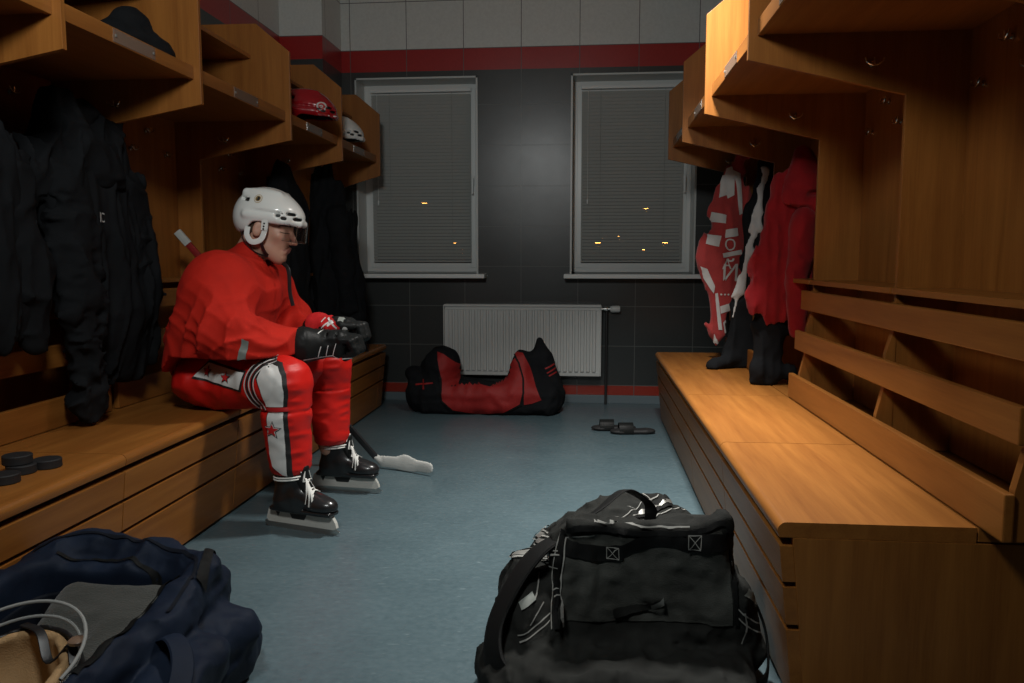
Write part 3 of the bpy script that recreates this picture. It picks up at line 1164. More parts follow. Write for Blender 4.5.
# ------------------------------------------------------------------ a hockey helmet, reused for the two on the shelves
def helmet_parts(root, base, pt, Rm, shell_mat, sc=1.0):
    """pt(dx,dy,dz) -> world point in the helmet frame; Rm its rotation"""
    cs = np.array([pt(a, b, c) for a in (-0.19, 0.19) for b in (-0.14, 0.14) for c in (-0.10, 0.20)])
    lo, hi = cs.min(0), cs.max(0)
    F = Field(lo, hi, 0.0055)
    F.add(ell(pt(-0.012, 0, 0.045), (0.140, 0.104, 0.112), Rm), 0.02)
    F.add(ell(pt(-0.060, 0, 0.010), (0.092, 0.094, 0.090), Rm), 0.03)
    F.add(ell(pt(0.055, 0, 0.045), (0.090, 0.092, 0.062), Rm), 0.03)
    # raised side bands and crown ridge
    for s in (-1, 1):
        F.add(cone(pt(-0.07, s * 0.094, 0.030), pt(0.060, s * 0.084, 0.030), 0.016, 0.014), 0.012)
        F.add(cone(pt(-0.10, s * 0.045, 0.120), pt(0.040, s * 0.045, 0.132), 0.016, 0.012), 0.02)
        F.add(cone(pt(0.060, s * 0.084, 0.030), pt(0.138, s * 0.030, 0.028), 0.014, 0.012), 0.012)
    F.add(cone(pt(0.138, -0.030, 0.028), pt(0.138, 0.030, 0.028), 0.012, 0.012), 0.012)
    for s in (-1, 1):
        F.cut(cone(pt(-0.09, s * 0.108, 0.052), pt(0.050, s * 0.100, 0.056), 0.006, 0.006), 0.003)
        F.cut(cone(pt(0.050, s * 0.100, 0.056), pt(0.135, s * 0.045, 0.062), 0.006, 0.005), 0.003)
        F.cut(cone(pt(-0.125, s * 0.085, 0.05), pt(-0.075, s * 0.070, 0.140), 0.005, 0.005), 0.004)
        F.cut(cone(pt(0.00, s * 0.108, 0.014), pt(0.060, s * 0.100, 0.014), 0.003, 0.003), 0.002)
    # cut the inside and the lower rim
    F.cut(ell(pt(-0.012, 0, 0.030), (0.124, 0.089, 0.110), Rm), 0.004)
    F.cut(ell(pt(-0.050, 0, 0.000), (0.086, 0.084, 0.090), Rm), 0.004)
    F.cut(ell(pt(0.055, 0, 0.020), (0.082, 0.082, 0.062), Rm), 0.004)
    upv = Rm[:, 2]

    def low(x, y, z):
        P0 = pt(0, 0, 0)
        f = Rm[:, 0]
        px, py, pz = x - P0[0], y - P0[1], z - P0[2]
        dx = px * f[0] + py * f[1] + pz * f[2]
        dz = px * upv[0] + py * upv[1] + pz * upv[2]
        # front rim high, rim drops behind the ear
        rim = 0.010 - 0.062 * (1 / (1 + np.exp((dx + 0.055) / 0.010)))
        return dz - rim
    F.cut((low, None, None), 0.003)
    # vents
    for s in (-1, 1):
        for (dx, dz, rx, rz, dy) in ((-0.088, 0.090, 0.020, 0.007, 0.082), (0.108, 0.062, 0.014, 0.006, 0.062), (0.088, 0.040, 0.012, 0.006, 0.080), (0.130, 0.045, 0.012, 0.0065, 0.035), (0.065, 0.047, 0.011, 0.005, 0.09)):
            F.cut(rbox(pt(dx, s * dy, dz), (rx, 0.030, rz), 0.004, Rm), 0.002)
    shell = F.build('helmet_shell', shell_mat, root, 1, base)
    # dark foam liner seen through the vents and below the rim
    F = Field(lo, hi, 0.006)
    F.add(ell(pt(-0.012, 0, 0.040), (0.126, 0.091, 0.104), Rm), 0.02)
    F.add(ell(pt(-0.056, 0, 0.006), (0.084, 0.083, 0.086), Rm), 0.02)
    F.add(ell(pt(0.050, 0, 0.040), (0.084, 0.082, 0.056), Rm), 0.02)
    F.cut(ell(pt(-0.012, 0, 0.030), (0.112, 0.079, 0.098), Rm), 0.004)
    F.cut(ell(pt(-0.050, 0, -0.004), (0.075, 0.074, 0.080), Rm), 0.004)
    F.cut(ell(pt(0.050, 0, 0.020), (0.074, 0.074, 0.055), Rm), 0.004)

    def low2(x, y, z):
        return low(x, y, z) - 0.003
    F.cut((low2, None, None), 0.003)
    lin = F.build('helmet_liner', M['vent'], root, 0, base)
    b = np.array(base)

    piv = np.array(pt(0, 0, 0.03)) - b
    for o_ in (shell, lin):
        o_.data.transform(Matrix.Translation(piv) @ Matrix.Scale(sc, 4) @ Matrix.Translation(-Vector(piv)))

    def L(dx, dy, dz):
        return tuple((np.array(pt(dx, dy, dz)) - b - piv) * sc + piv)
    return shell, L


shell, L = helmet_parts(person, PR, hp, HR, M['helmet'], 0.94)
shell['label'] = 'white glossy helmet with a small round crest on the side'
# ear guards with straps hanging from the shell
for s in (-1, 1):
    ear = smooth_path([L(-0.052, s * 0.094, -0.020), L(-0.048, s * 0.099, -0.055), L(-0.022, s * 0.100, -0.078), L(0.012, s * 0.097, -0.062), L(0.022, s * 0.095, -0.020), L(0.020, s * 0.095, 0.020)], 6)
    MB().tube(ear, 0, 10, flat=(0.022, 0.006), up=(0, 1, 0)).build('ear_guard', M['helmet'], person, smooth=True)
    MB().tube([L(0.018, s * 0.099, 0.022), L(0.020, s * 0.099, -0.022)], 0, 8, flat=(0.026, 0.008), up=(0, 1, 0)).build('ear_guard_bracket', M['helmet'], person, smooth=True)
    sc_ = MB()
    for dz in (0.006, -0.006, -0.017):
        p = L(0.019, s * 0.1035, dz)
        sc_ = MB().lathe([(0.0035, -0.002), (0.0035, 0.002)], 8, p, 1)
        sc_.build('bracket_screw', M['vent'], person)
strap = smooth_path([L(-0.085, -0.078, -0.045), L(-0.060, -0.082, -0.085), L(-0.020, -0.070, -0.118), L(0.030, -0.040, -0.132), L(0.050, 0, -0.138), L(0.030, 0.040, -0.132), L(-0.020, 0.070, -0.118), L(-0.060, 0.082, -0.085), L(-0.085, 0.078, -0.045)], 6)
MB().tube(strap, 0, 8, flat=(0.016, 0.004), up=(0, 0.2, 1)).build('chin_strap', M['black_plastic'], person, smooth=True)
strap = smooth_path([L(0.012, -0.098, -0.055), L(0.018, -0.085, -0.090), L(0.030, -0.058, -0.120), L(0.046, -0.01, -0.139)], 6)
MB().tube(strap, 0, 8, flat=(0.014, 0.004), up=(0, 1, 0.1)).build('chin_strap', M['black_plastic'], person, smooth=True)
# loose strap end hanging from the chin
MB().tube(smooth_path([L(0.050, 0.02, -0.138), tuple(np.array((-1.185, 3.24, 0.99)) - PR), tuple(np.array((-1.178, 3.235, 0.90)) - PR), tuple(np.array((-1.165, 3.23, 0.845)) - PR)], 6), 0, 8, flat=(0.016, 0.004), up=(0, 1, 0)).build('strap_end', M['black_plastic'], person, smooth=True)
# clear visor bent around the brow
vz = MB().bm
vm = MB()
arc = []
for k in range(17):
    t = -1.18 + 2.36 * k / 16
    arc.append((0.060 + 0.098 * math.cos(t), 0.100 * math.sin(t)))
pts_o = [(x, y) for x, y in arc]
bmv = vm.bm
rows = []
for dz, r in ((0.022, 1.0), (-0.048, 1.03)):
    rows.append([[bmv.verts.new(L(x * (1 if dz > 0 else 1.02) + o * math.cos(math.atan2(y, x - 0.06)), y * r + o * math.sin(math.atan2(y, x - 0.06)), dz)) for x, y in arc] for o in (0.0, 0.003)])
(a0, a1), (b0, b1) = rows
for k in range(16):
    for q in ((a0[k], a0[k + 1], b0[k + 1], b0[k]), (a1[k + 1], a1[k], b1[k], b1[k + 1]), (a0[k + 1], a0[k], a1[k], a1[k + 1]), (b0[k], b0[k + 1], b1[k + 1], b1[k])):
        bmv.faces.new(q)
for k in (0, 16):
    bmv.faces.new((a0[k], b0[k], b1[k], a1[k]))
vis = vm.build('visor', M['visor'], person, smooth=True)
vis['label'] = 'clear curved visor'
edge_ = [L(x * 1.02, y * 1.03, -0.049) for x, y in arc]
MB().tube(edge_, 0.0016, 6).build('visor_edge', M['plate'], person, smooth=True)
MB().tube([L(arc[4][0], arc[4][1], 0.02), L(arc[4][0] * 1.02, arc[4][1] * 1.03, -0.049)], 0.0014, 6).build('visor_edge', M['plate'], person, smooth=True)
# crest on the near side
bv = bvh_of([shell], PR)


def head_side(x, z):
    return Vector(hp(x, -0.3, z))


circ = lambda cx, cz, r, n=24: [(cx + r * math.cos(2 * PI * k / n), cz + r * math.sin(2 * PI * k / n)) for k in range(n)]
for r, mt, of in ((0.0165, 'gold', 0.0014), (0.0145, 'ink_white', 0.0018), (0.011, 'gold', 0.0022), (0.0085, 'ink_black', 0.0026)):
    decal('helmet_crest', circ(-0.026, 0.096, r), head_side, (0, 1, 0), bv, M[mt], person, PR, of, 0.005)
for tri in letter_polys('C', 0.017):
    pass
decal('helmet_crest_letter', [[(x - 0.036, y + 0.092) for x, y in t] for t in letter_polys('e', 0.018)], head_side, (0, 1, 0), bv, M['gold'], person, PR, 0.003, 0.01)

# ------------------------------------------------------------------ jersey
F = Field((-1.82, 2.80, 0.42), (-1.02, 3.76, 1.10), 0.0065)
F.add(cone((-1.400, 3.12, 0.945), (-1.400, 3.42, 0.945), 0.105, 0.105), 0.05)
F.add(cone((-1.40, 3.10, 0.90), (-1.475, 3.10, 0.62), 0.150, 0.145), 0.05)
F.add(cone((-1.40, 3.44, 0.90), (-1.475, 3.44, 0.62), 0.150, 0.145), 0.05)
F.add(cone((-1.41, 3.27, 0.88), (-1.52, 3.27, 0.60), 0.175, 0.165), 0.05)
F.add(ell((-1.52, 3.26, 0.70), (0.120, 0.25, 0.17)), 0.05)
F.add(ell((-1.53, 3.22, 0.64), (0.115, 0.23, 0.11)), 0.05)
F.add(cone(hp(-0.04, 0, -0.095), (-1.36, 3.27, 0.98), 0.068, 0.090), 0.04)   # collar
for s in (-1, 1):
    F.add(cone((-1.395, 3.27 + s * 0.185, 0.945), (-1.325, 3.27 + s * 0.285, 0.76), 0.100, 0.105), 0.04)
    F.add(cone((-1.325, 3.27 + s * 0.285, 0.76), (-1.29, 3.27 + s * 0.27, 0.715), 0.105, 0.098), 0.03)
    F.add(cone((-1.29, 3.27 + s * 0.27, 0.715), (-1.115, 3.27 + s * 0.115, 0.705), 0.088, 0.060), 0.03)


F.add(cone((-1.36, 2.985, 0.80), (-1.255, 2.985, 0.690), 0.075, 0.070, ((0, 1, 0), 0.8)), 0.04)


def jf(x, y, z):
    # sharp folds: down the back and front, diagonals from the shoulder, cross folds on the sleeve
    low = np.clip((1.00 - z) / 0.22, 0.15, 1)
    w1 = vnoise(x * 5, y * 5, z * 5) * 0.7
    a = vnoise((x - z * 0.30) * 9 + w1, (y + z * 0.15) * 8 + w1, z * 2.2)
    b = vnoise((x + z * 0.8) * 4 + 4, y * 5 + w1, (z - x * 0.9) * 13 + 7 + w1)
    d = vnoise((x * 0.6 + z) * 17 + 2 + w1, (y - z * 0.6) * 6, (z + x) * 4 + w1)
    sl = np.clip((3.13 - y) / 0.08, 0, 1)
    rg = lambda n: (1 - np.abs(n)) ** 3
    return -low * (0.020 * rg(a) + sl * 0.016 * rg(b) + 0.009 * rg(d) - 0.014)


F.warp(jf)
F.cut(cone(hp(0.0, 0, -0.05), (-1.355, 3.27, 1.00), 0.062, 0.062), 0.004)        # neck hole
F.cut(cone(hp(0.02, 0, -0.12), (-1.235, 3.27, 0.965), 0.040, 0.012), 0.004)       # V of the neck
F.cut((lambda x, y, z: z - 0.560 - 0.105 * np.clip((x + 1.65) / 0.09, 0, 1) + 0 * y, None, None), 0.004)
# sleeve ends: cut beyond the wrist
F.cut(rbox((-1.04, 3.27, 0.70), (0.075, 0.30, 0.12), 0.01), 0.004)
# opening for the lap: the hem lies on the thighs
F.cut(cone((-1.42, 3.17, 0.53), (-1.10, 3.04, 0.555), 0.090, 0.100), 0.006)
F.cut(cone((-1.42, 3.37, 0.53), (-1.10, 3.51, 0.555), 0.090, 0.100), 0.006)
jersey = F.build('jersey', M['jersey'], person, 1, PR)
jersey['label'] = 'baggy red jersey with a V neck'
# collar ribbing
cr_pts = smooth_path([tuple(np.array(p) - PR) for p in ((-1.405, 3.19, 1.045), (-1.330, 3.195, 1.030), (-1.275, 3.235, 0.985), (-1.262, 3.27, 0.955), (-1.275, 3.305, 0.985), (-1.330, 3.345, 1.030), (-1.405, 3.35, 1.045))], 5)
MB().tube(cr_pts, 0.009, 8).build('collar', M['jersey'], person, smooth=True)
# grey patch on the near forearm
bj = bvh_of([jersey], PR)
decal('sleeve_patch', [(-1.265, 0.655), (-1.235, 0.66), (-1.215, 0.735), (-1.235, 0.745)], lambda x, z: (x, 2.6, z), (0, 1, 0), bj, M['ink_grey'], person, PR, 0.003, 0.01)

# ------------------------------------------------------------------ hockey pants and socks
F = Field((-1.78, 2.84, 0.42), (-1.00, 3.72, 0.74), 0.0065)
for (hip, kn, an) in LEGS:
    F.add(cone((hip[0] + 0.04, hip[1], 0.553), (kn[0] - 0.03, kn[1], 0.572), 0.118, 0.100), 0.03)
F.add(ell((-1.52, 3.27, 0.555), (0.140, 0.24, 0.115)), 0.04)
F.folds(0.006, 16, 10, 14)
F.clip((lambda x, y, z: 0.4425 - z + 0 * x + 0 * y, None, None), 0.004)
for (hip, kn, an) in LEGS:      # open front where the knee pads come out
    F.cut(cone((kn[0] + 0.005, kn[1], 0.66), (kn[0] + 0.005, kn[1], 0.48), 0.085, 0.085), 0.004)
pants = F.build('hockey_pants', M['red_shell'], person, 1, PR)
SOCK = []
for i, (hip, kn, an) in enumerate(LEGS):
    kx, ky = kn[0], kn[1]
    F = Field((-1.27, ky - 0.14, 0.17), (-0.99, ky + 0.15, 0.70), 0.0055)
    F.add(ell((kx - 0.012, ky, 0.570), (0.098, 0.090, 0.096)), 0.02)
    F.add(cone((kx - 0.045, ky, 0.560), (kx - 0.005, ky, 0.572), 0.088, 0.090), 0.03)
    F.add(cone((kx - 0.004, ky, 0.565), (kx - 0.004, ky + 0.008, 0.47), 0.090, 0.090), 0.02)
    F.add(cone((kx - 0.010, ky + 0.006, 0.45), (an[0] + 0.015, an[1], 0.265), 0.093, 0.079), 0.012)
    F.cut((lambda x, y, z: (np.abs(z - 0.468 + 0 * x) - 0.003) * 1.0 + np.maximum(0, 0.082 - np.sqrt((x - kx) ** 2 + (y - ky) ** 2)), None, None), 0.008)
    F.folds(0.0035, 14, 14, 30, seed=3.1 + i)
    F.clip((lambda x, y, z: 0.222 - z + 0 * x + 0 * y, None, None), 0.004)
    sk = F.build('shin_sock', M['red_shell'], person, 1, PR)
    sk['label'] = 'red sock stretched over the shin guard'
    SOCK.append(sk)

# printed panels on the near leg: white panels, black piping, red stars, striped cuff
bp_ = bvh_of([pants], PR)
bs_ = bvh_of([SOCK[0]], PR)
side_pt = lambda x, z: (x, 2.5, z)
dr = (0, 1, 0)
FX = 3.03 / 800.0


def w(u, v, Y=2.79):
    """a point of the photograph on the vertical plane beside the near leg, as X, Z"""
    p = outside(u, v, Y)
    return (p.x, p.z)


def dec(name, px, bvh, mat, of, Y=2.79, cell=0.01):
    return decal(name, [w(u, v, Y) for u, v in px], side_pt, dr, bvh, M[mat], person, PR, of, cell)


dec('thigh_panel_border', [(201, 362.5), (250, 370), (246, 390.5), (188, 379.5)], bp_, 'ink_black', 0.0025, 2.86)
dec('thigh_panel', [(202, 365), (248, 372), (244, 388), (190, 377.8)], bp_, 'ink_white', 0.0045, 2.86)
for (u, v) in ((204.5, 373), (228, 377.5)):
    c = w(u, v, 2.86)
    decal('thigh_star', star(c[0], c[1], 0.0235, 0.05), side_pt, dr, bp_, M['ink_black'], person, PR, 0.0075, 0.006)
    decal('thigh_star', star(c[0], c[1], 0.0180, 0.05), side_pt, dr, bp_, M['ink_red'], person, PR, 0.0100, 0.006)
both = bvh_of([pants, SOCK[0]], PR)


def band(name, pts, wd, mat, of, Y=2.79):
    """a stripe of constant width along a pixel path"""
    P = [Vector((*w(u, v, Y), 0)) for u, v in pts]
    qs = []
    for i in range(len(P) - 1):
        d = (P[i + 1] - P[i]).normalized()
        n = Vector((-d.y, d.x, 0)) * wd / 2
        e = d * wd * 0.2
        qs.append([tuple((P[i] - e + n)[:2]), tuple((P[i + 1] + e + n)[:2]), tuple((P[i + 1] + e - n)[:2]), tuple((P[i] - e - n)[:2])])
    return decal(name, qs, side_pt, dr, both, M[mat], person, PR, of, 0.01)


# curved cuff of the pants leg at the knee
curve1 = smooth_path([(272, 361), (262, 364), (251, 374), (246, 385), (251, 400), (262, 412)], 4)
curve0 = smooth_path([(270, 359), (258, 361), (248, 369), (243, 381), (245, 395), (252, 408)], 4)
curve2 = smooth_path([(274, 364), (266, 367), (257, 377), (252, 388), (256, 402), (265, 413)], 4)
c2d = lambda cv: [(p[0], p[1]) for p in cv]
smooth2 = lambda pts: [(p[0], p[1]) for p in smooth_path([(a, b, 0) for a, b in pts], 4)]
for k, (off, mt, wd) in enumerate(((0, 'ink_white', 0.005), (3.1, 'ink_black', 0.009), (5.6, 'ink_white', 0.005), (9.0, 'ink_black', 0.008), (11.0, 'ink_white', 0.004))):
    pth = smooth2([(270 + off * 0.3, 359 + off * 0.35), (258 + off * 0.6, 361 + off * 0.55), (248 + off * 0.8, 370 + off * 0.4), (243 + off, 382 + off * 0.1), (246 + off, 397), (254 + off, 410)])
    band('cuff_stripe', pth, wd, mt, 0.005 + 0.0006 * (k % 2))
# knee panel
dec('knee_panel_border', [(262, 366), (272, 362), (280, 364), (286, 374), (288.5, 390), (286.5, 407), (266, 407), (261, 390), (256, 378)], both, 'ink_black', 0.0035)
dec('knee_panel', [(262, 368), (271, 365.5), (277, 367.5), (282, 376), (284.5, 391), (283, 407), (266, 407), (262, 390), (258, 379)], both, 'ink_white', 0.0055)
dec('knee_seam', [(267, 407.5), (287, 407.5), (288, 411.5), (267, 411.5)], both, 'ink_red', 0.0065)
# shin panel
dec('shin_panel_border', [(266, 411.5), (287, 411.5), (289.5, 479), (285, 479), (270, 470), (266.5, 455)], bs_, 'ink_black', 0.0030)
dec('shin_panel', [(267, 412), (283, 412), (284.5, 478), (280, 477), (270, 468), (267, 455)], bs_, 'ink_white', 0.0042)
c = w(272.5, 430)
decal('shin_star', star(c[0], c[1], 0.036, 0.1), side_pt, dr, bs_, M['ink_black'], person, PR, 0.0064, 0.006)
decal('shin_star', star(c[0], c[1], 0.030, 0.1), side_pt, dr, bs_, M['ink_white'], person, PR, 0.0078, 0.006)
decal('shin_star', star(c[0], c[1], 0.025, 0.1), side_pt, dr, bs_, M['ink_red'], person, PR, 0.0092, 0.006)

# ------------------------------------------------------------------ gloves
def glove(s, lift, dxx):
    """s = -1 his right hand (near the camera), +1 his left"""
    yc = 3.27 + s * 0.055
    z0 = 0.715 + lift
    F = Field((-1.24, yc - 0.16, 0.58), (-0.86, yc + 0.16, 0.84), 0.0045)
    X = dxx
    # flared cuff and padded wrist roll
    F.add(cone((-1.165 + X, yc + s * 0.045, z0 - 0.005), (-1.115 + X, yc + s * 0.015, z0 - 0.004), 0.068, 0.056, ((0, 0, 1), 1.08)), 0.01)
    F.add(cone((-1.110 + X, yc + s * 0.012, z0 - 0.002), (-1.075 + X, yc, z0), 0.057, 0.055), 0.008)
    # back of the hand in two padded rolls
    F.add(rbox((-1.045 + X, yc, z0 - 0.002), (0.046, 0.052, 0.054), 0.03, rot_xyz(0, 0.08, 0)), 0.012)
    # four fingers, unequal, each bent at two knuckles, curling down
    for q in range(4):
        k0, k1, k2, k3 = finger(s, q, X, yc, z0)
        F.add(cone(k0, k1, 0.0170, 0.0160), 0.004)
        F.add(cone(k1, k2, 0.0160, 0.0150), 0.003)
        F.add(cone(k2, k3, 0.0150, 0.0125), 0.003)
    # thumb from the side of the palm near its base
    F.add(cone((-1.085 + X, yc - s * 0.045, z0 + 0.004), (-1.035 + X, yc - s * 0.066, z0 + 0.022), 0.022, 0.0185), 0.008)
    F.add(cone((-1.035 + X, yc - s * 0.066, z0 + 0.022), (-0.990 + X, yc - s * 0.056, z0 + 0.020), 0.0175, 0.0150), 0.003)
    # sewn grooves between the pads
    for gx in (-1.068, -1.030):
        F.cut(rbox((gx + X, yc, z0 + 0.045), (0.0022, 0.07, 0.020), 0.002, rot_xyz(0, 0.2, 0)), 0.004)
    F.folds(0.0022, 30, 30, 30, seed=s * 2.0 + 5)
    g = F.build('glove', M['glove'], person, 1, PR)
    return g, yc, z0, X


g1, yc1, z1_, X1 = glove(-1, -0.015, 0.060)
g1['label'] = 'black padded glove with white seams, near hand'
g2, yc2, z2_, X2 = glove(1, 0.027, 0.055)
g2['label'] = 'black glove with red and white backhand, far hand'
bg1 = bvh_of([g1], PR)
bg2 = bvh_of([g2], PR)


def seam(name, pts, wd, mat, bvh, frm, d, of=0.0022):
    qs = []
    P = [Vector((a, b, 0)) for a, b in pts]
    for i in range(len(P) - 1):
        dd = (P[i + 1] - P[i]).normalized()
        n = Vector((-dd.y, dd.x, 0)) * wd / 2
        e = dd * wd * 0.2
        qs.append([tuple((P[i] - e + n)[:2]), tuple((P[i + 1] + e + n)[:2]), tuple((P[i + 1] + e - n)[:2]), tuple((P[i] - e - n)[:2])])
    return decal(name, qs, frm, d, bvh, M[mat], person, PR, of, 0.008)


fr_side = lambda x, z: (x, 2.8, z)
g = lambda u, v: w(u, v, 3.00)
seam('glove_seam', [g(317, 334), (g(321, 329.5)), g(328, 327)], 0.0035, 'ink_white', bg1, fr_side, dr)
for (a, b) in (((321, 346.5), (317.5, 357)), ((327.5, 346), (324.5, 356)), ((335, 344), (331.5, 356))):
    seam('glove_seam', [g(*a), g(*b)], 0.0028, 'ink_white', bg1, fr_side, dr)
seam('glove_seam', [g(306, 359), g(318, 357.5), g(331, 356), g(338, 360), g(350, 358.5)], 0.0034, 'ink_white', bg1, fr_side, dr)
top_pt = lambda x, y: (x, y, 1.2)
dn = (0, 0, -1)
decal('glove_backhand', [(-1.15, 3.285), (-1.06, 3.27), (-1.035, 3.30), (-1.035, 3.36), (-1.15, 3.40)], top_pt, dn, bg2, M['ink_red'], person, PR, 0.002, 0.008)
seam('glove_seam', [(-1.14, 3.29), (-1.09, 3.275), (-1.03, 3.285)], 0.006, 'ink_white', bg2, top_pt, dn, 0.0035)
decal('glove_badge', [(-1.03 + 0.012 * math.cos(k), 3.275 + 0.012 * math.sin(k)) for k in np.linspace(0, 5.9, 14)], top_pt, dn, bg2, M['ink_white'], person, PR, 0.0035, 0.006)
decal('glove_backhand', [(-1.0, 3.27), (-0.975, 3.275), (-0.975, 3.30), (-1.0, 3.30)], top_pt, dn, bg2, M['ink_grey'], person, PR, 0.0035, 0.006)

gf = lambda u, v: w(u, v, 3.12)
decal('glove_backhand', [gf(u, v) for u, v in ((318, 324), (323, 317.5), (331, 319), (342, 327), (341, 333), (328, 331))], fr_side, dr, bg2, M['ink_red'], person, PR, 0.0025, 0.006)
seam('glove_seam', [gf(326, 319.5), gf(331, 323), gf(339, 327.5)], 0.0065, 'ink_white', bg2, fr_side, dr, 0.0050)
seam('glove_seam', [gf(320, 323), gf(322.5, 319)], 0.0045, 'ink_white', bg2, fr_side, dr, 0.0050)
cg = gf(346.5, 329)
decal('glove_badge', circ(cg[0], cg[1], 0.011), fr_side, dr, bg2, M['ink_white'], person, PR, 0.0040, 0.006)

# ------------------------------------------------------------------ skates
def skate(ank, heel, toe, nm):
    """ankle point, heel and toe of the runner on the floor"""
    h, t = np.array(heel), np.array(toe)
    ln = np.linalg.norm(t - h)
    ang = math.atan2(t[1] - h[1], t[0] - h[0])
    c, s = math.cos(ang), math.sin(ang)
    o = h + (t - h) * 0.40

    def W(x, y, z):
        return (o[0] + x * c - y * s, o[1] + x * s + y * c, z)
    Rz = rot_xyz(0, 0, ang)
    lo = np.array([o[0] - 0.22, o[1] - 0.22, 0.05])
    hi = np.array([o[0] + 0.25, o[1] + 0.22, 0.29])
    F = Field(lo, hi, 0.0048)
    # boot: sole, toe cap, quarter, ankle, heel
    F.add(rbox(W(0.030, 0, 0.083), (0.140, 0.033, 0.010), 0.009, Rz), 0.008)
    F.add(ell(W(0.118, 0, 0.108), (0.062, 0.044, 0.036), Rz), 0.012)
    F.add(cone(W(0.095, 0, 0.115), W(0.02, 0, 0.140), 0.038, 0.042), 0.02)
    F.add(cone(W(-0.060, 0, 0.115), W(0.01, 0, 0.115), 0.038, 0.040), 0.02)
    F.add(cone(W(-0.045, 0, 0.120), W(-0.030, 0, 0.225), 0.042, 0.049, ((c, s, 0), 1.15)), 0.02)
    F.add(cone(W(0.010, 0, 0.150), W(-0.005, 0, 0.215), 0.040, 0.045), 0.02)
    F.add(cone(W(-0.085, 0, 0.205), W(-0.080, 0, 0.235), 0.020, 0.015), 0.02)     # tendon guard
    F.cut(cone(W(-0.020, 0, 0.240), W(-0.020, 0, 0.300), 0.043, 0.050), 0.006)      # opening
    F.cut(rbox(W(0.118, 0, 0.092), (0.075, 0.060, 0.0012), 0.001, Rz), 0.003)
    boot = F.build('skate_boot', M['boot'], person, 1, PR)
    # blade holder: two towers and a bridge, holes between
    P = [(-0.128, 0.074), (0.160, 0.076), (0.176, 0.050), (0.182, 0.030), (0.168, 0.022), (-0.130, 0.022), (-0.140, 0.034)]
    mb = MB().prism(P, 1, -0.008, 0.008, 0.002)
    m4 = Matrix.Translation(Vector((o[0], o[1], 0)) - Vector(PR)) @ Matrix.Rotation(ang, 4, 'Z')
    hold = mb.build('blade_holder', M['holder'], person, xf=m4)
    for (x0, x1) in ((-0.030, 0.050), (-0.095, -0.072)):
        for sy in (-0.0092, 0.0082):
            MB().prism([(x0, 0.068), (x1, 0.068), (x1 - 0.012, 0.046), (x0 + 0.012, 0.046)], 1, sy, sy + 0.001).build('holder_window', M['black_plastic'], person, xf=m4)
    rp = [(-0.150, 0.024), (0.172, 0.024), (0.192, 0.016), (0.180, 0.004), (0.150, 0.0), (-0.130, 0.0), (-0.152, 0.008)]
    run = MB().prism(rp, 1, -0.0022, 0.0022, 0.0004).build('blade', M['metal'], person, xf=m4)
    run['label'] = 'steel skate blade'
    # tongue
    F = Field(lo, hi + np.array([0, 0, 0.06]), 0.005)
    F.add(cone(W(0.055, 0, 0.150), W(0.030, 0, 0.205), 0.020, 0.022, ((-s, c, 0), 1.5)), 0.01)
    F.add(cone(W(0.030, 0, 0.205), W(0.045, 0, 0.250), 0.018, 0.010, ((-s, c, 0), 1.8)), 0.01)
    tng = F.build('skate_tongue', M['glove'], person, 1, PR)
    # laces crossing the tongue
    bb = bvh_of([boot, tng], PR)
    up = []
    for k in range(7):
        x = 0.088 - k * 0.0125
        up.append(x)

    def on(x, y):
        hit = bb.ray_cast(Vector(W(x, y, 0.6)), Vector((0, 0, -1)))
        z = hit[0].z if hit[0] is not None else 0.15
        return tuple(np.array(W(x, y, z + 0.0045)) - PR)
    for k in range(6):
        for sg in (-1, 1):
            pts = [on(up[k] + 0.002 * 0, sg * 0.024), on((up[k] + up[k + 1]) / 2, 0), on(up[k + 1], -sg * 0.024)]
            MB().tube(smooth_path(pts, 4), 0, 6, flat=(0.0075, 0.0025)).build('lace', M['lace'], person, smooth=True)
    # laces wrapped round the ankle, bow loops hanging
    for zz in (0.205, 0.214):
        ring = []
        for k in range(20):
            a = 2 * PI * k / 20
            ring.append(tuple(np.array(W(-0.022 + 0.068 * math.cos(a), 0.060 * math.sin(a), zz + 0.006 * math.cos(a))) - PR))
        MB().tube(ring, 0.0032, 6, closed=True).build('lace', M['lace'], person, smooth=True)
    for q in range(5):
        y0_ = -0.020 + 0.007 * q
        a = W(0.042, y0_ * 0.5, 0.208)
        pts = [a, W(0.070, y0_ - 0.012, 0.212 - 0.012 * q), W(0.082 + 0.006 * q, y0_ - 0.028, 0.170 - 0.010 * q), W(0.078 + 0.010 * q, y0_ - 0.034, 0.125 - 0.012 * (q % 3))]
        MB().tube(smooth_path([tuple(np.array(p) - PR) for p in pts], 5), 0, 6, flat=(0.007, 0.0022)).build('lace', M['lace'], person, smooth=True)
    return boot


skate(LEGS[0][2], (-1.208, 3.062, 0), (-0.924, 2.976, 0), 'near')
skate(LEGS[1][2], (-1.211, 3.558, 0), (-0.894, 3.518, 0), 'far')

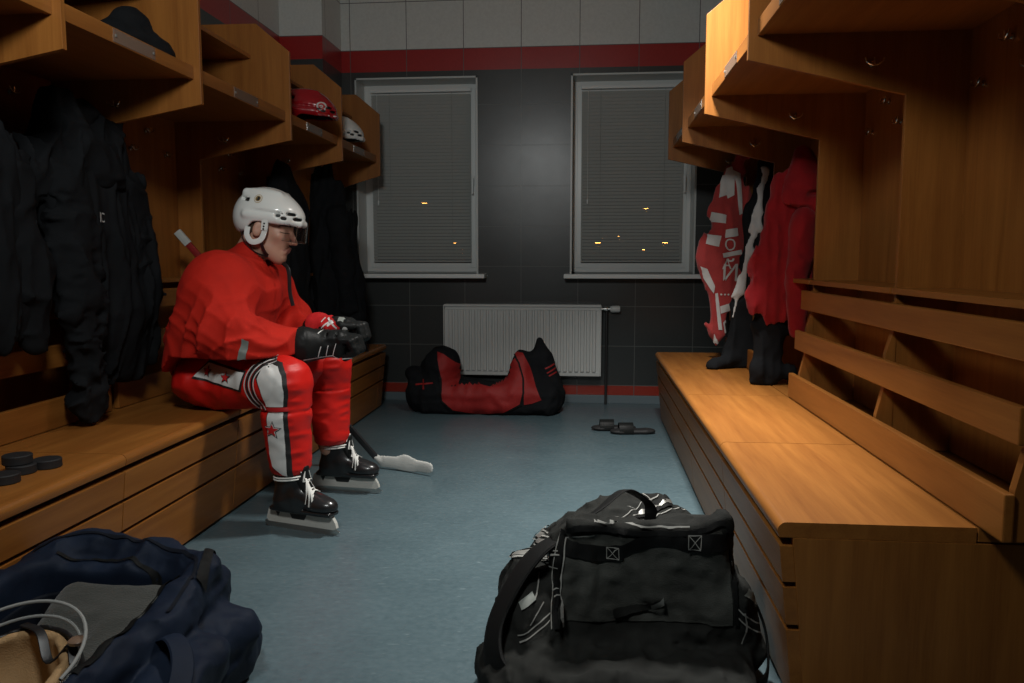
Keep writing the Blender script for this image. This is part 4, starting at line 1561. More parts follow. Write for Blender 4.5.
# ------------------------------------------------------------------ hockey stick leaning on the bench behind him
A = Vector((-1.85, 3.505, 1.145))
B = Vector((-1.035, 3.795, 0.055))
st = thing('hockey_stick', (B.x, B.y, 0.0), 'hockey stick leaning on the left bench behind the player, white taped blade on the floor', 'hockey stick')
M['stick'] = new_mat('red_stick_shaft', (0.28, 0.02, 0.02), 0.4)
M['stick_dark'] = new_mat('black_stick_shaft', (0.02, 0.02, 0.022), 0.4)
M['tape'] = cloth_mat('white_tape', (0.55, 0.56, 0.53), 0.15, 0.8, 500, 0.2, 0.0)
r0 = Vector((B.x, B.y, 0))
mid = A.lerp(B, 0.62)
MB().tube([A - r0, mid - r0], 0, 12, flat=(0.030, 0.021), up=(0, 1, 0)).build('upper_shaft', M['stick'], st)
MB().tube([mid - r0, B - r0], 0, 12, flat=(0.030, 0.021), up=(0, 1, 0)).build('lower_shaft', M['stick_dark'], st)
tp = (A - B).normalized()
MB().tube([A - r0 + tp * -0.06, A - r0 + tp * 0.012], 0, 12, flat=(0.035, 0.026), up=(0, 1, 0)).build('butt_tape', M['tape'], st)
F = Field((-1.09, 3.55, -0.01), (-0.66, 3.90, 0.14), 0.0055)
F.add(cone((B.x, B.y, B.z), (-1.010, 3.792, 0.040), 0.014, 0.015), 0.01)
heel_, toe_ = np.array((-1.0, 3.785, 0.038)), np.array((-0.745, 3.675, 0.040))
F.add(cone(heel_, (heel_ + toe_) / 2 + (0, 0.012, 0), 0.030, 0.034, ((0.46, 0.88, 0), 0.18)), 0.01)
F.add(cone((heel_ + toe_) / 2 + (0, 0.012, 0), toe_, 0.034, 0.029, ((0.46, 0.88, 0), 0.18)), 0.01)
F.clip((lambda x, y, z: 0.002 - z + 0 * x + 0 * y, None, None), 0.002)
bl_ = F.build('blade', M['tape'], st, 1, r0)
bl_['label'] = 'blade wrapped in white tape'

# ------------------------------------------------------------------ helpers for laid-on details
def pp(u, v, Y):
    return outside(u, v, Y)


def gp(u, v, Z):
    p = outside(u, v, 1.0)
    o = Vector((0, 0, 1.03))
    d = p - o
    return o + d * ((Z - 1.03) / d.z)


def lay(name, pts, wd, mat, bvh, frm, d, parent, root, of=0.003, cell=0.012):
    """flat ribbon (webbing, stitching, zip) along a 2D path laid on a surface"""
    qs = []
    P = [Vector((a, b, 0)) for a, b in pts]
    for i in range(len(P) - 1):
        dd = (P[i + 1] - P[i]).normalized()
        n = Vector((-dd.y, dd.x, 0)) * wd / 2
        e = dd * wd * 0.15
        qs.append([tuple((P[i] - e + n)[:2]), tuple((P[i + 1] + e + n)[:2]), tuple((P[i + 1] + e - n)[:2]), tuple((P[i] - e - n)[:2])])
    return decal(name, qs, frm, d, bvh, M[mat], parent, root, of, cell)


def clipz(F, z):
    F.clip((lambda x, y, zz: z - zz + 0 * x + 0 * y, None, None), 0.004)


def creases(F, amp, sx, sy, sz, seed=0.0, p=2.5):
    """sharp cloth ridges, stretched by the scale of each axis"""
    def fn(x, y, z):
        w1 = vnoise(x * 4 + seed, y * 4, z * 4) * 0.6
        n = vnoise(x * sx + w1 + seed, y * sy + w1, z * sz + w1 + seed * 3)
        n2 = vnoise(x * sx * 1.9 + 7, y * sy * 1.9 + seed, z * sz * 1.9)
        return -amp * ((1 - np.abs(n)) ** p + 0.5 * (1 - np.abs(n2)) ** p - 0.55)
    return F.warp(fn)


M['black_cloth'] = cloth_mat('black_canvas', (0.019, 0.020, 0.0185), 0.40, 0.8, 700, 0.5, 0.0)
M['black_coat'] = cloth_mat('black_coat_cloth', (0.0095, 0.0105, 0.012), 0.2, 0.9, 500, 0.3, 0.0)
M['webbing'] = cloth_mat('black_webbing', (0.007, 0.0075, 0.0075), 0.1, 0.6, 1200, 0.3, 0.0)
M['stitch'] = new_mat('pale_stitching', (0.28, 0.28, 0.26), 0.8)
M['navy'] = cloth_mat('navy_nylon', (0.0085, 0.0145, 0.029), 0.25, 0.6, 800, 0.25, 0.0)
M['navy_dark'] = cloth_mat('dark_navy_lining', (0.005, 0.007, 0.012), 0.2, 0.7, 800, 0.25, 0.0)
M['grey_felt'] = cloth_mat('grey_felt', (0.045, 0.047, 0.043), 0.25, 0.95, 260, 0.6, 0.2)
M['bag_red'] = cloth_mat('red_bag_nylon', (0.27, 0.014, 0.013), 0.15, 0.6, 800, 0.2, 0.0)
M['red_cloth'] = cloth_mat('red_fleece', (0.26, 0.006, 0.009), 0.2, 0.9, 500, 0.3, 0.1)
M['towel_red'] = cloth_mat('red_terry', (0.36, 0.040, 0.038), 0.15, 0.95, 300, 0.5, 0.2)
M['towel_white'] = cloth_mat('white_terry', (0.55, 0.54, 0.52), 0.1, 0.95, 300, 0.4, 0.2)
M['rubber'] = new_mat('black_rubber', (0.012, 0.012, 0.013), 0.65)
M['zip'] = new_mat('zip_metal', (0.30, 0.30, 0.28), 0.5, 0.6)

# ------------------------------------------------------------------ big black equipment bag in front
BR = (0.12, 2.05, 0.0)
bag = thing('duffel_bag', BR, 'large black canvas equipment bag with pale stitching on the floor beside the right bench', 'bag')
F = Field((-0.42, 1.50, -0.02), (0.56, 2.75, 0.50), 0.0075)
F.add(rbox((0.145, 1.98, 0.195), (0.210, 0.080, 0.170), 0.045, rot_xyz(-0.10, -0.06, 0)), 0.02)
F.add(rbox((0.13, 2.24, 0.140), (0.215, 0.24, 0.135), 0.07, rot_xyz(-0.18, 0, 0.05)), 0.05)
F.add(ell((0.15, 2.44, 0.15), (0.19, 0.13, 0.150)), 0.05)
F.add(ell((-0.06, 2.22, 0.12), (0.10, 0.24, 0.12)), 0.05)
F.add(ell((-0.14, 2.00, 0.10), (0.090, 0.20, 0.145), rot_xyz(0, 0, 0.1)), 0.03)
F.add(rbox((0.335, 2.02, 0.13), (0.075, 0.13, 0.115), 0.04, rot_xyz(0, -0.25, 0.2)), 0.02)
F.add(rbox((0.13, 1.82, 0.045), (0.26, 0.12, 0.045), 0.03), 0.02)
F.add(ell((-0.14, 1.84, 0.05), (0.11, 0.15, 0.06)), 0.03)
F.add(cone((-0.035, 1.92, 0.372), (0.14, 1.93, 0.350), 0.011, 0.009), 0.02)
F.add(cone((0.14, 1.93, 0.350), (0.27, 1.93, 0.372), 0.009, 0.013), 0.02)
F.add(cone((0.27, 1.93, 0.372), (0.335, 1.94, 0.385), 0.016, 0.022), 0.02)      # pinched upper edge of the end panel
F.cut(ell((0.15, 2.06, 0.435), (0.16, 0.055, 0.060)), 0.04)                        # sag behind the edge
F.cut(ell((0.14, 1.865, 0.22), (0.15, 0.035, 0.11)), 0.04)                         # hollow in the end panel
creases(F, 0.018, 6, 8, 5, 1.3)
creases(F, 0.011, 14, 12, 12, 5.3)
creases(F, 0.005, 30, 28, 26, 9.3)
clipz(F, 0.001)
bb_ = F.build('bag_body', M['black_cloth'], bag, 1, BR)
bvb = bvh_of([bb_], BR)
front = lambda x, z: (x, 1.2, z)
above = lambda x, y: (x, y, 1.0)
Y1 = (0, 1, 0)
M['canvas_lit'] = cloth_mat('black_canvas_lit', (0.060, 0.063, 0.057), 0.45, 0.85, 450, 0.6, 0.0)  # paler copy of the black canvas, light on the end face put into its colour
ep = decal('end_panel', [(-0.055, 0.150), (-0.058, 0.22), (-0.050, 0.30), (-0.040, 0.350), (0.02, 0.362), (0.14, 0.352), (0.26, 0.362), (0.325, 0.380), (0.345, 0.33), (0.352, 0.22), (0.354, 0.155), (0.20, 0.148), (0.05, 0.145)], front, Y1, bvb, M['canvas_lit'], bag, BR, 0.0025, 0.012)
ep['label'] = 'black canvas end panel, coloured paler to look lit'
DN = (0, 0, -1)
sm2 = lambda pts, n=5: [(p[0], p[1]) for p in smooth_path([(a, b, 0) for a, b in pts], n)]
edge = sm2([(-0.068, 0.15), (-0.070, 0.20), (-0.060, 0.30), (-0.045, 0.365), (0.02, 0.375), (0.15, 0.365), (0.27, 0.375), (0.335, 0.395), (0.352, 0.34), (0.360, 0.22), (0.362, 0.16)])
lay('piping', edge, 0.011, 'webbing', bvb, front, Y1, bag, BR, 0.006)
for off in (0.008, ):
    e2 = sm2([(-0.057, 0.15), (-0.058, 0.20), (-0.049, 0.30), (-0.036, 0.352), (0.02, 0.362)])
    s_ = lay('stitching', e2, 0.0028, 'stitch', bvb, front, Y1, bag, BR, 0.0075)
    s_['label'] = 'pale stitching'
lay('stitching', sm2([(0.02, 0.387), (0.08, 0.384), (0.17, 0.378), (0.25, 0.383)]), 0.003, 'stitch', bvb, front, Y1, bag, BR, 0.008)
lay('stitching', sm2([(-0.080, 0.15), (-0.082, 0.20), (-0.073, 0.30), (-0.056, 0.36)]), 0.0025, 'stitch', bvb, front, Y1, bag, BR, 0.004)
# handle webbing sewn across the end panel, with crossed box stitches
lay('handle', sm2([(-0.055, 0.325), (-0.01, 0.318), (0.04, 0.312), (0.085, 0.318)]), 0.038, 'webbing', bvb, front, Y1, bag, BR, 0.007)
lay('handle', sm2([(0.085, 0.318), (0.14, 0.345), (0.20, 0.352), (0.25, 0.345)]), 0.030, 'webbing', bvb, front, Y1, bag, BR, 0.005)
lay('handle', sm2([(0.25, 0.348), (0.30, 0.352), (0.345, 0.350)]), 0.040, 'webbing', bvb, front, Y1, bag, BR, 0.007)
for cx, cz in ((0.068, 0.315), (0.262, 0.352)):
    a, b = 0.016, 0.015
    for pth in ([(cx - a, cz - b), (cx + a, cz - b)], [(cx + a, cz - b), (cx + a, cz + b)], [(cx + a, cz + b), (cx - a, cz + b)], [(cx - a, cz + b), (cx - a, cz - b)], [(cx - a, cz - b), (cx + a, cz + b)], [(cx - a, cz + b), (cx + a, cz - b)]):
        lay('box_stitch', pth, 0.0018, 'stitch', bvb, front, Y1, bag, BR, 0.009)
for cx, cz in ((-0.071, 0.30), (-0.074, 0.272), (-0.072, 0.222), (-0.070, 0.208)):
    lay('bar_tack', [(cx - 0.010, cz - 0.002), (cx + 0.011, cz + 0.002)], 0.003, 'stitch', bvb, front, Y1, bag, BR, 0.008)
# small zip pocket slit on the end panel
lay('pocket_flap', sm2([(0.07, 0.165), (0.13, 0.178), (0.19, 0.198)]), 0.020, 'black_cloth', bvb, front, Y1, bag, BR, 0.010)
lay('pocket_zip', [(0.165, 0.192), (0.190, 0.202)], 0.010, 'zip', bvb, front, Y1, bag, BR, 0.013)
# zip on the far upper side
zp = [(0.07, 2.18), (0.13, 2.27), (0.20, 2.37), (0.265, 2.45)]
lay('zip_tape', sm2(zp), 0.034, 'webbing', bvb, above, DN, bag, BR, 0.005)
z_ = lay('zipper', sm2(zp), 0.009, 'zip', bvb, above, DN, bag, BR, 0.007)
z_['label'] = 'silvery zipper'
for dx in (-0.040, 0.040):
    lay('stitching', sm2([(a + dx, b) for a, b in zp]), 0.003, 'stitch', bvb, above, DN, bag, BR, 0.004)
for q in range(4):
    cx, cy = 0.08 + q * 0.05, 2.20 + q * 0.065
    lay('bar_tack', [(cx - 0.035, cy + 0.012), (cx - 0.055, cy + 0.028)], 0.003, 'stitch', bvb, above, DN, bag, BR, 0.008)
# side lacing pockets: left
lf = lambda a, b: (-0.9, a, b)
XP = (1, 0, 0)
for pth in ([(1.92, 0.31), (2.05, 0.26), (2.25, 0.23), (2.42, 0.20)], [(1.93, 0.285), (2.07, 0.235), (2.25, 0.205), (2.42, 0.175)]):
    lay('stitching', sm2(pth), 0.0035, 'stitch', bvb, lf, XP, bag, BR, 0.006)
lay('side_zip', sm2([(1.93, 0.298), (2.06, 0.248), (2.25, 0.218), (2.42, 0.188)]), 0.012, 'zip', bvb, lf, XP, bag, BR, 0.005)
for q in range(5):
    cy, cz = 1.98 + 0.09 * q, 0.27 - 0.018 * q
    lay('bar_tack', [(cy, cz + 0.02), (cy + 0.01, cz - 0.022)], 0.0035, 'stitch', bvb, lf, XP, bag, BR, 0.008)
for pth in ([(-0.15, 0.20), (-0.12, 0.215), (-0.115, 0.25)], [(-0.155, 0.14), (-0.12, 0.16), (-0.085, 0.18)], [(-0.15, 0.128), (-0.115, 0.148), (-0.085, 0.166)], [(-0.16, 0.06), (-0.12, 0.07), (-0.08, 0.072)], [(-0.13, 0.165), (-0.10, 0.205)]):
    lay('stitching', sm2(pth), 0.003, 'stitch', bvb, front, Y1, bag, BR, 0.004)
lay('pocket_tab', [(-0.15, 0.20), (-0.125, 0.218)], 0.016, 'ink_grey', bvb, front, Y1, bag, BR, 0.005)
# right pocket straps
for pth in ([(0.365, 0.20), (0.40, 0.165), (0.43, 0.145)], [(0.36, 0.185), (0.39, 0.152), (0.42, 0.132)], [(0.375, 0.11), (0.385, 0.15), (0.38, 0.19)]):
    lay('stitching', sm2(pth), 0.003, 'stitch', bvb, front, Y1, bag, BR, 0.005)
lay('pocket_tab', [(0.385, 0.235), (0.405, 0.215), (0.415, 0.20)], 0.014, 'ink_grey', bvb, front, Y1, bag, BR, 0.005)
rel = lambda pts: [tuple(np.array(p) - np.array(BR)) for p in pts]
# carrying handle standing up behind
p0, p1_, p2_, p3_, p4_ = pp(581, 524, 2.10), pp(602, 507, 2.14), pp(622, 491, 2.20), pp(636, 494, 2.24), pp(650, 506, 2.26)
MB().tube(rel(smooth_path([tuple(p0 - Vector((0.01, 0, 0.05))), tuple(p0), tuple(p1_), tuple(p2_), tuple(p3_), tuple(p4_), tuple(p4_ - Vector((0, 0, 0.05)))], 6)), 0, 8, flat=(0.036, 0.006), up=(0, 0.4, 1)).build('carry_handle', M['webbing'], bag, smooth=True)
# padded shoulder strap sagging on the left side
MB().tube(rel(smooth_path([(-0.05, 1.99, 0.33), (-0.12, 1.93, 0.30), (-0.175, 1.88, 0.235), (-0.215, 1.83, 0.15), (-0.205, 1.765, 0.085), (-0.15, 1.72, 0.055), (-0.08, 1.70, 0.055)], 6)), 0, 10, flat=(0.070, 0.014), up=(-0.75, -0.45, 0.4)).build('shoulder_strap', M['webbing'], bag, smooth=True)
MB().tube(rel(smooth_path([(0.37, 2.02, 0.24), (0.41, 2.00, 0.20), (0.445, 1.95, 0.12), (0.44, 1.89, 0.03), (0.38, 1.82, 0.012), (0.33, 1.78, 0.05)], 6)), 0, 10, flat=(0.032, 0.006), up=(1, 0, 0.3)).build('strap', M['webbing'], bag, smooth=True)

# ------------------------------------------------------------------ open navy bag on the left
NR = (-1.10, 1.60, 0.0)
nb = thing('duffel_bag', NR, 'open navy blue sports bag on the floor in front of the left bench', 'bag')
F = Field((-1.42, 1.05, -0.02), (-0.66, 2.12, 0.42), 0.0075)
F.add(rbox((-1.13, 1.52, 0.14), (0.245, 0.38, 0.135), 0.05), 0.02)
F.add(cone((-1.345, 1.84, 0.265), (-1.28, 1.90, 0.275), 0.040, 0.048), 0.03)
F.add(cone((-1.28, 1.90, 0.275), (-1.06, 1.865, 0.265), 0.048, 0.045), 0.03)
F.add(cone((-1.06, 1.865, 0.265), (-0.93, 1.81, 0.270), 0.040, 0.040), 0.03)
F.add(cone((-0.915, 1.80, 0.285), (-0.90, 1.55, 0.235), 0.030, 0.045), 0.03)
F.add(cone((-1.345, 1.84, 0.26), (-1.345, 1.5, 0.25), 0.042, 0.045), 0.03)
F.add(rbox((-0.885, 1.68, 0.10), (0.060, 0.17, 0.085), 0.035, rot_xyz(0, 0.2, -0.15)), 0.012)
F.add(rbox((-0.845, 1.47, 0.12), (0.060, 0.17, 0.095), 0.035, rot_xyz(0, 0.3, 0.1)), 0.012)
F.add(ell((-0.88, 1.82, 0.07), (0.065, 0.10, 0.07), rot_xyz(0, 0, -0.3)), 0.015)
creases(F, 0.016, 5, 7, 10, 2.2)
creases(F, 0.007, 15, 13, 17, 6.1)
F.cut(rbox((-1.125, 1.50, 0.27), (0.175, 0.285, 0.185), 0.06, rot_xyz(0, 0, 0.08)), 0.02)
clipz(F, 0.001)
nbb = F.build('bag_body', M['navy'], nb, 1, NR)
bvn = bvh_of([nbb], NR)
rn = lambda pts: [tuple(np.array(p) - np.array(NR)) for p in pts]
# dark lining of the cavity
F = Field((-1.36, 1.15, 0.02), (-0.90, 1.86, 0.36), 0.008)
F.add(rbox((-1.125, 1.50, 0.27), (0.178, 0.288, 0.188), 0.06, rot_xyz(0, 0, 0.08)), 0.02)
F.cut(rbox((-1.125, 1.50, 0.27), (0.169, 0.279, 0.179), 0.06, rot_xyz(0, 0, 0.08)), 0.005)
F.cut((lambda x, y, z: 0.225 - z + 0 * x + 0 * y, None, None), 0.004)
F.build('lining', M['navy_dark'], nb, 1, NR)
zr = sm2([(-1.30, 1.80), (-1.20, 1.825), (-1.06, 1.80), (-0.965, 1.765)])
lay('zipper', zr, 0.010, 'webbing', bvn, above, DN, nb, NR, 0.004)
lay('zipper', sm2([(-0.955, 1.76), (-0.940, 1.60), (-0.925, 1.42), (-0.92, 1.30)]), 0.014, 'webbing', bvn, above, DN, nb, NR, 0.004)
lay('seam', sm2([(-1.36, 1.80), (-1.28, 1.875), (-1.10, 1.86), (-0.95, 1.80), (-0.90, 1.70), (-0.88, 1.55)]), 0.007, 'navy_dark', bvn, above, DN, nb, NR, 0.004)
lay('end_binding', sm2([(-0.925, 1.845), (-0.905, 1.78), (-0.885, 1.70)]), 0.018, 'webbing', bvn, above, DN, nb, NR, 0.006)
pz = pp(178, 622, 1.60)
MB().box(tuple(np.array(pz) - NR - (0.010, 0.006, 0.004)), tuple(np.array(pz) - NR + (0.010, 0.006, 0.006)), 0.003).build('zip_slider', M['zip'], nb)
MB().tube(rn([tuple(pz), tuple(pz + Vector((0.004, -0.02, -0.012))), tuple(pz + Vector((0.006, -0.045, -0.018)))]), 0.003, 6).build('zip_pull', M['webbing'], nb)
lay('white_tag', [(-0.945, 1.50), (-0.938, 1.44)], 0.012, 'ink_grey', bvn, above, DN, nb, NR, 0.005)
MB().tube(rn(smooth_path([(-0.90, 1.52, 0.235), (-0.84, 1.50, 0.255), (-0.79, 1.44, 0.235), (-0.77, 1.36, 0.20), (-0.78, 1.25, 0.18)], 6)), 0, 8, flat=(0.045, 0.008), up=(0.3, 0, 1)).build('carry_handle', M['navy'], nb, smooth=True)

# grey felt garment inside
gr = (-1.08, 1.60, 0.085)
F = Field((-1.30, 1.22, 0.07), (-0.93, 1.82, 0.30), 0.0075)
F.add(rbox((-1.085, 1.63, 0.185), (0.125, 0.13, 0.055), 0.035, rot_xyz(0.25, 0.10, 0.15)), 0.02)
F.add(rbox((-1.04, 1.55, 0.165), (0.105, 0.12, 0.055), 0.035, rot_xyz(0.05, -0.10, -0.1)), 0.02)
creases(F, 0.010, 8, 8, 9, 3.3)
g_ = F.build('folded_garment', M['grey_felt'], None, 1)
tag(g_, 'grey felt garment folded inside the open navy bag', 'clothing')

# helmet lying in the bag, opening upwards, beige padding and clear visor showing
HG = (-1.075, 1.335, 0.225)
M['rim_clear'] = new_mat('clear_rim', (0.30, 0.31, 0.30), 0.2)
M['beige'] = cloth_mat('beige_foam', (0.40, 0.25, 0.12), 0.12, 0.8, 300, 0.3, 0.0)
hb_ = thing('hockey_helmet', HG, 'upturned helmet with beige padding and clear visor lying in the open navy bag', 'helmet')
Rb = rot_xyz(0.30, -0.05, 0.2)
F = Field((-1.26, 1.15, 0.05), (-0.89, 1.54, 0.42), 0.0065)
c0 = np.array(HG)
ax = lambda a, b, c: tuple(c0 + Rb @ np.array([a, b, c]))
F.add(ell(ax(0, 0, 0), (0.125, 0.140, 0.115), Rb), 0.0)
F.cut(ell(ax(0, 0, 0.01), (0.112, 0.127, 0.105), Rb), 0.004)
F.cut(plane(ax(0, 0, 0.035), Rb @ np.array([0, 0, -1.0])), 0.004)
F.build('helmet_shell', M['black_plastic'], hb_, 1, HG)
F = Field((-1.26, 1.15, 0.05), (-0.89, 1.54, 0.42), 0.0065)
F.add(ell(ax(0, 0, 0.008), (0.109, 0.124, 0.102), Rb), 0.0)
F.cut(ell(ax(0, 0, 0.03), (0.086, 0.100, 0.088), Rb), 0.012)
for a in range(8):
    t = a * PI / 4 + 0.2
    F.cut(cone(ax(0.10 * math.cos(t), 0.115 * math.sin(t), 0.06), ax(0.02 * math.cos(t), 0.02 * math.sin(t), -0.09), 0.007, 0.007), 0.006)
F.cut(plane(ax(0, 0, 0.040), Rb @ np.array([0, 0, -1.0])), 0.006)
F.build('padding', M['beige'], hb_, 1, HG)
rh = lambda pts: [tuple(np.array(p) - np.array(HG)) for p in pts]
for rr, zz, nm_ in ((1.0, 0.045, 'visor_rim'), (1.10, 0.070, 'visor_rim')):
    MB().tube(rh([ax(0.128 * rr * math.cos(t), 0.145 * rr * math.sin(t), zz) for t in np.linspace(-0.4, 2.6, 24)]), 0.0035, 8).build(nm_, M['rim_clear'], hb_, smooth=True)
vmb = MB()
q0 = [[vmb.bm.verts.new(rh([ax(0.128 * r_ * math.cos(t), 0.145 * r_ * math.sin(t), z_)])[0]) for t in np.linspace(-0.4, 2.6, 24)] for r_, z_ in ((1.0, 0.045), (1.10, 0.070), (1.115, 0.068), (1.015, 0.043))]
for k in range(23):
    for a in range(4):
        vmb.bm.faces.new((q0[a][k], q0[a][k + 1], q0[(a + 1) % 4][k + 1], q0[(a + 1) % 4][k]))
vmb.build('visor', M['visor'], hb_, smooth=True)
MB().tube(rh(smooth_path([ax(0.115, 0.02, 0.03), ax(0.10, 0.05, 0.05), ax(0.06, 0.04, 0.02), ax(0.03, 0.09, 0.05), ax(-0.02, 0.13, 0.04)], 6)), 0, 8, flat=(0.018, 0.004), up=(0, 0, 1)).build('chin_strap', M['black_plastic'], hb_, smooth=True)
MB().lathe([(0.002, -0.004), (0.016, -0.004), (0.017, 0.002), (0.012, 0.006), (0.002, 0.006)], 20, tuple(np.array(ax(0.118, 0.045, 0.06)) - HG)).build('strap_buckle', M['plate'], hb_, smooth=True)

# ------------------------------------------------------------------ red and black bag under the radiator
QR = (-0.68, 5.33, 0.0)
rbg = thing('duffel_bag', QR, 'red and black sports bag slumped on the floor under the radiator', 'bag')
F = Field((-1.30, 5.08, -0.02), (-0.08, 5.60, 0.56), 0.0085)
F.add(rbox((-0.66, 5.34, 0.10), (0.47, 0.18, 0.10), 0.07), 0.03)
F.add(ell((-1.00, 5.34, 0.23), (0.13, 0.15, 0.20), rot_xyz(0, 0.15, 0)), 0.06)
F.add(ell((-0.98, 5.34, 0.33), (0.10, 0.12, 0.09)), 0.05)
F.add(ell((-1.17, 5.30, 0.255), (0.060, 0.08, 0.055)), 0.02)
F.add(ell((-1.13, 5.30, 0.12), (0.09, 0.12, 0.12)), 0.03)
F.add(cone((-0.44, 5.33, 0.15), (-0.44, 5.34, 0.33), 0.13, 0.085, ((0, 1, 0), 1.2)), 0.06)
F.add(cone((-0.27, 5.34, 0.12), (-0.305, 5.36, 0.36), 0.13, 0.07), 0.05)
F.add(cone((-0.305, 5.36, 0.36), (-0.320, 5.38, 0.478), 0.055, 0.016), 0.03)
F.cut(ell((-0.66, 5.42, 0.34), (0.20, 0.20, 0.15)), 0.05)
creases(F, 0.014, 7, 6, 6, 8.2)
creases(F, 0.006, 16, 14, 16, 2.1)
clipz(F, 0.001)
rbb = F.build('bag_body', M['black_coat'], rbg, 1, QR)
bvr = bvh_of([rbb], QR)
fr5 = lambda x, z: (x, 4.9, z)


def qpx(pts, Y=5.18):
    out = []
    for x, y in pts:
        p = pp(380 + x / 3.413, 290 + y / 3.413, Y)
        out.append((p.x, p.z))
    return out


decal('red_panel', qpx([(190, 215), (212, 222), (262, 262), (300, 288), (345, 318), (385, 326), (405, 290), (432, 240), (448, 222), (468, 250), (484, 300), (487, 350), (478, 388), (420, 418), (330, 424), (250, 408), (212, 378), (207, 300), (196, 250)]), fr5, Y1, bvr, M['bag_red'], rbg, QR, 0.004, 0.02)
decal('red_panel', qpx([(454, 218), (484, 222), (506, 262), (530, 330), (552, 374), (520, 386), (492, 390), (492, 320), (476, 262)]), fr5, Y1, bvr, M['bag_red'], rbg, QR, 0.004, 0.02)
for a, b in (((120, 325), (180, 318)), ((562, 275), (590, 262)), ((568, 290), (604, 270)), ((575, 300), (602, 286)), ((146, 308), (150, 338))):
    lay('red_print', qpx([a, b]), 0.010, 'bag_red', bvr, fr5, Y1, rbg, QR, 0.004)
lay('zipper', qpx([(262, 275), (275, 292), (290, 318)]), 0.008, 'zip', bvr, fr5, Y1, rbg, QR, 0.008)
lay('piping', qpx([(450, 218), (472, 255), (488, 305), (491, 350), (482, 392)]), 0.010, 'webbing', bvr, fr5, Y1, rbg, QR, 0.008)
lay('piping', qpx([(205, 300), (212, 378), (250, 410), (330, 427), (420, 421), (478, 391)]), 0.010, 'webbing', bvr, fr5, Y1, rbg, QR, 0.008)

# ------------------------------------------------------------------ radiator
YR = 5.60
xl, zt = pp(443.5, 304.2, YR).x, pp(443.5, 304.2, YR).z
xr, zb = pp(600.5, 377, YR).x, pp(600.5, 377, YR).z
rad = thing('radiator', ((xl + xr) / 2, 5.66, zb), 'white ribbed steel panel radiator mounted on the tiled wall between the benches', 'radiator')
wd, hh = (xr - xl), zt - zb
M['rad'] = new_mat('radiator_enamel', (0.62, 0.63, 0.61), 0.4)
mb = MB()
nrib = 26
pts = [(-wd / 2 + 0.004, 0.04), (-wd / 2 + 0.004, -0.045)]
x0 = -wd / 2 + 0.028
pw = (wd - 0.056) / nrib
for k in range(nrib):
    a = x0 + k * pw
    pts += [(a + pw * 0.12, -0.045), (a + pw * 0.26, -0.058), (a + pw * 0.74, -0.058), (a + pw * 0.88, -0.045)]
pts += [(wd / 2 - 0.004, -0.045), (wd / 2 - 0.004, 0.04)]
mb.prism(pts, 2, 0.035, hh - 0.040)
mb.box((-wd / 2 + 0.004, -0.045, 0.0), (wd / 2 - 0.004, 0.04, 0.036), 0.006).box((-wd / 2 + 0.004, -0.045, hh - 0.041), (wd / 2 - 0.004, 0.04, hh - 0.012), 0.006)
mb.build('panel', M['rad'], rad)
MB().box((-wd / 2, -0.060, hh - 0.016), (wd / 2, 0.042, hh), 0.004).build('top_grille', M['rad'], rad)
for s in (-1, 1):
    MB().box((s * wd / 2 - 0.004, -0.058, 0.004), (s * wd / 2 + 0.002, 0.042, hh - 0.006), 0.002).build('side_cover', M['rad'], rad)
hv = pp(606, 309, 5.66)
rel5 = lambda p: tuple(Vector(p) - Vector(((xl + xr) / 2, 5.66, zb)))
MB().tube([rel5((xr - 0.01, 5.66, hv.z)), rel5((hv.x + 0.03, 5.66, hv.z))], 0.010, 10).lathe([(0.014, -0.012), (0.016, 0), (0.014, 0.012)], 12, rel5((hv.x, 5.66, hv.z)), 0).build('valve', M['metal'], rad, smooth=True)
MB().lathe([(0.014, 0.0), (0.021, 0.006), (0.024, 0.02), (0.024, 0.062), (0.020, 0.070), (0.002, 0.071)], 20, rel5((hv.x + 0.028, 5.66, hv.z)), 0).build('thermostat', M['rad'], rad, smooth=True)
MB().tube([rel5((hv.x + 0.005, 5.66, hv.z)), rel5((hv.x + 0.005, 5.66, 0.0))], 0.009, 10).build('pipe', new_mat('dark_pipe', (0.05, 0.05, 0.05), 0.4, 0.5), rad, smooth=True)

# ------------------------------------------------------------------ slides on the floor
def slide(loc, rz, label):
    t = thing('slide_sandal', loc, label, 'sandal', None, rz)
    F = Field((-0.15, -0.07, -0.01), (0.15, 0.07, 0.09), 0.005)
    F.add(ell((-0.075, 0.0, 0.014), (0.062, 0.046, 0.016)), 0.01)
    F.add(rbox((0.0, 0.0, 0.014), (0.09, 0.040, 0.013), 0.012), 0.01)
    F.add(ell((0.085, 0.0, 0.015), (0.050, 0.038, 0.017)), 0.01)
    F.clip((lambda x, y, z: 0.001 - z + 0 * x + 0 * y, None, None), 0.002)
    F.cut(ell((0.01, 0, 0.055), (0.125, 0.036, 0.032)), 0.004)
    F.build('sole', M['rubber'], t, 1)
    st_ = MB()
    arc = [(-0.040 * 1.0 * math.cos(t_) * 1.12, 0.008 + 0.058 * math.sin(t_)) for t_ in np.linspace(0, PI, 15)]
    A_ = [(a, b) for a, b in arc]
    B_ = [(a * 0.88, b * 0.90) for a, b in arc][::-1]
    st_.prism([(a, b) for a, b in A_ + B_], 0, -0.085, 0.0, 0.001)
    s_ = st_.build('strap', M['glove'], t, smooth=True)
    return t


slide((0.165, 4.800, 0), 0.05, 'black slide sandal on the floor, left and farther one of the pair')
slide((0.275, 4.715, 0), 0.10, 'black slide sandal on the floor, nearer one of the pair by the bench')

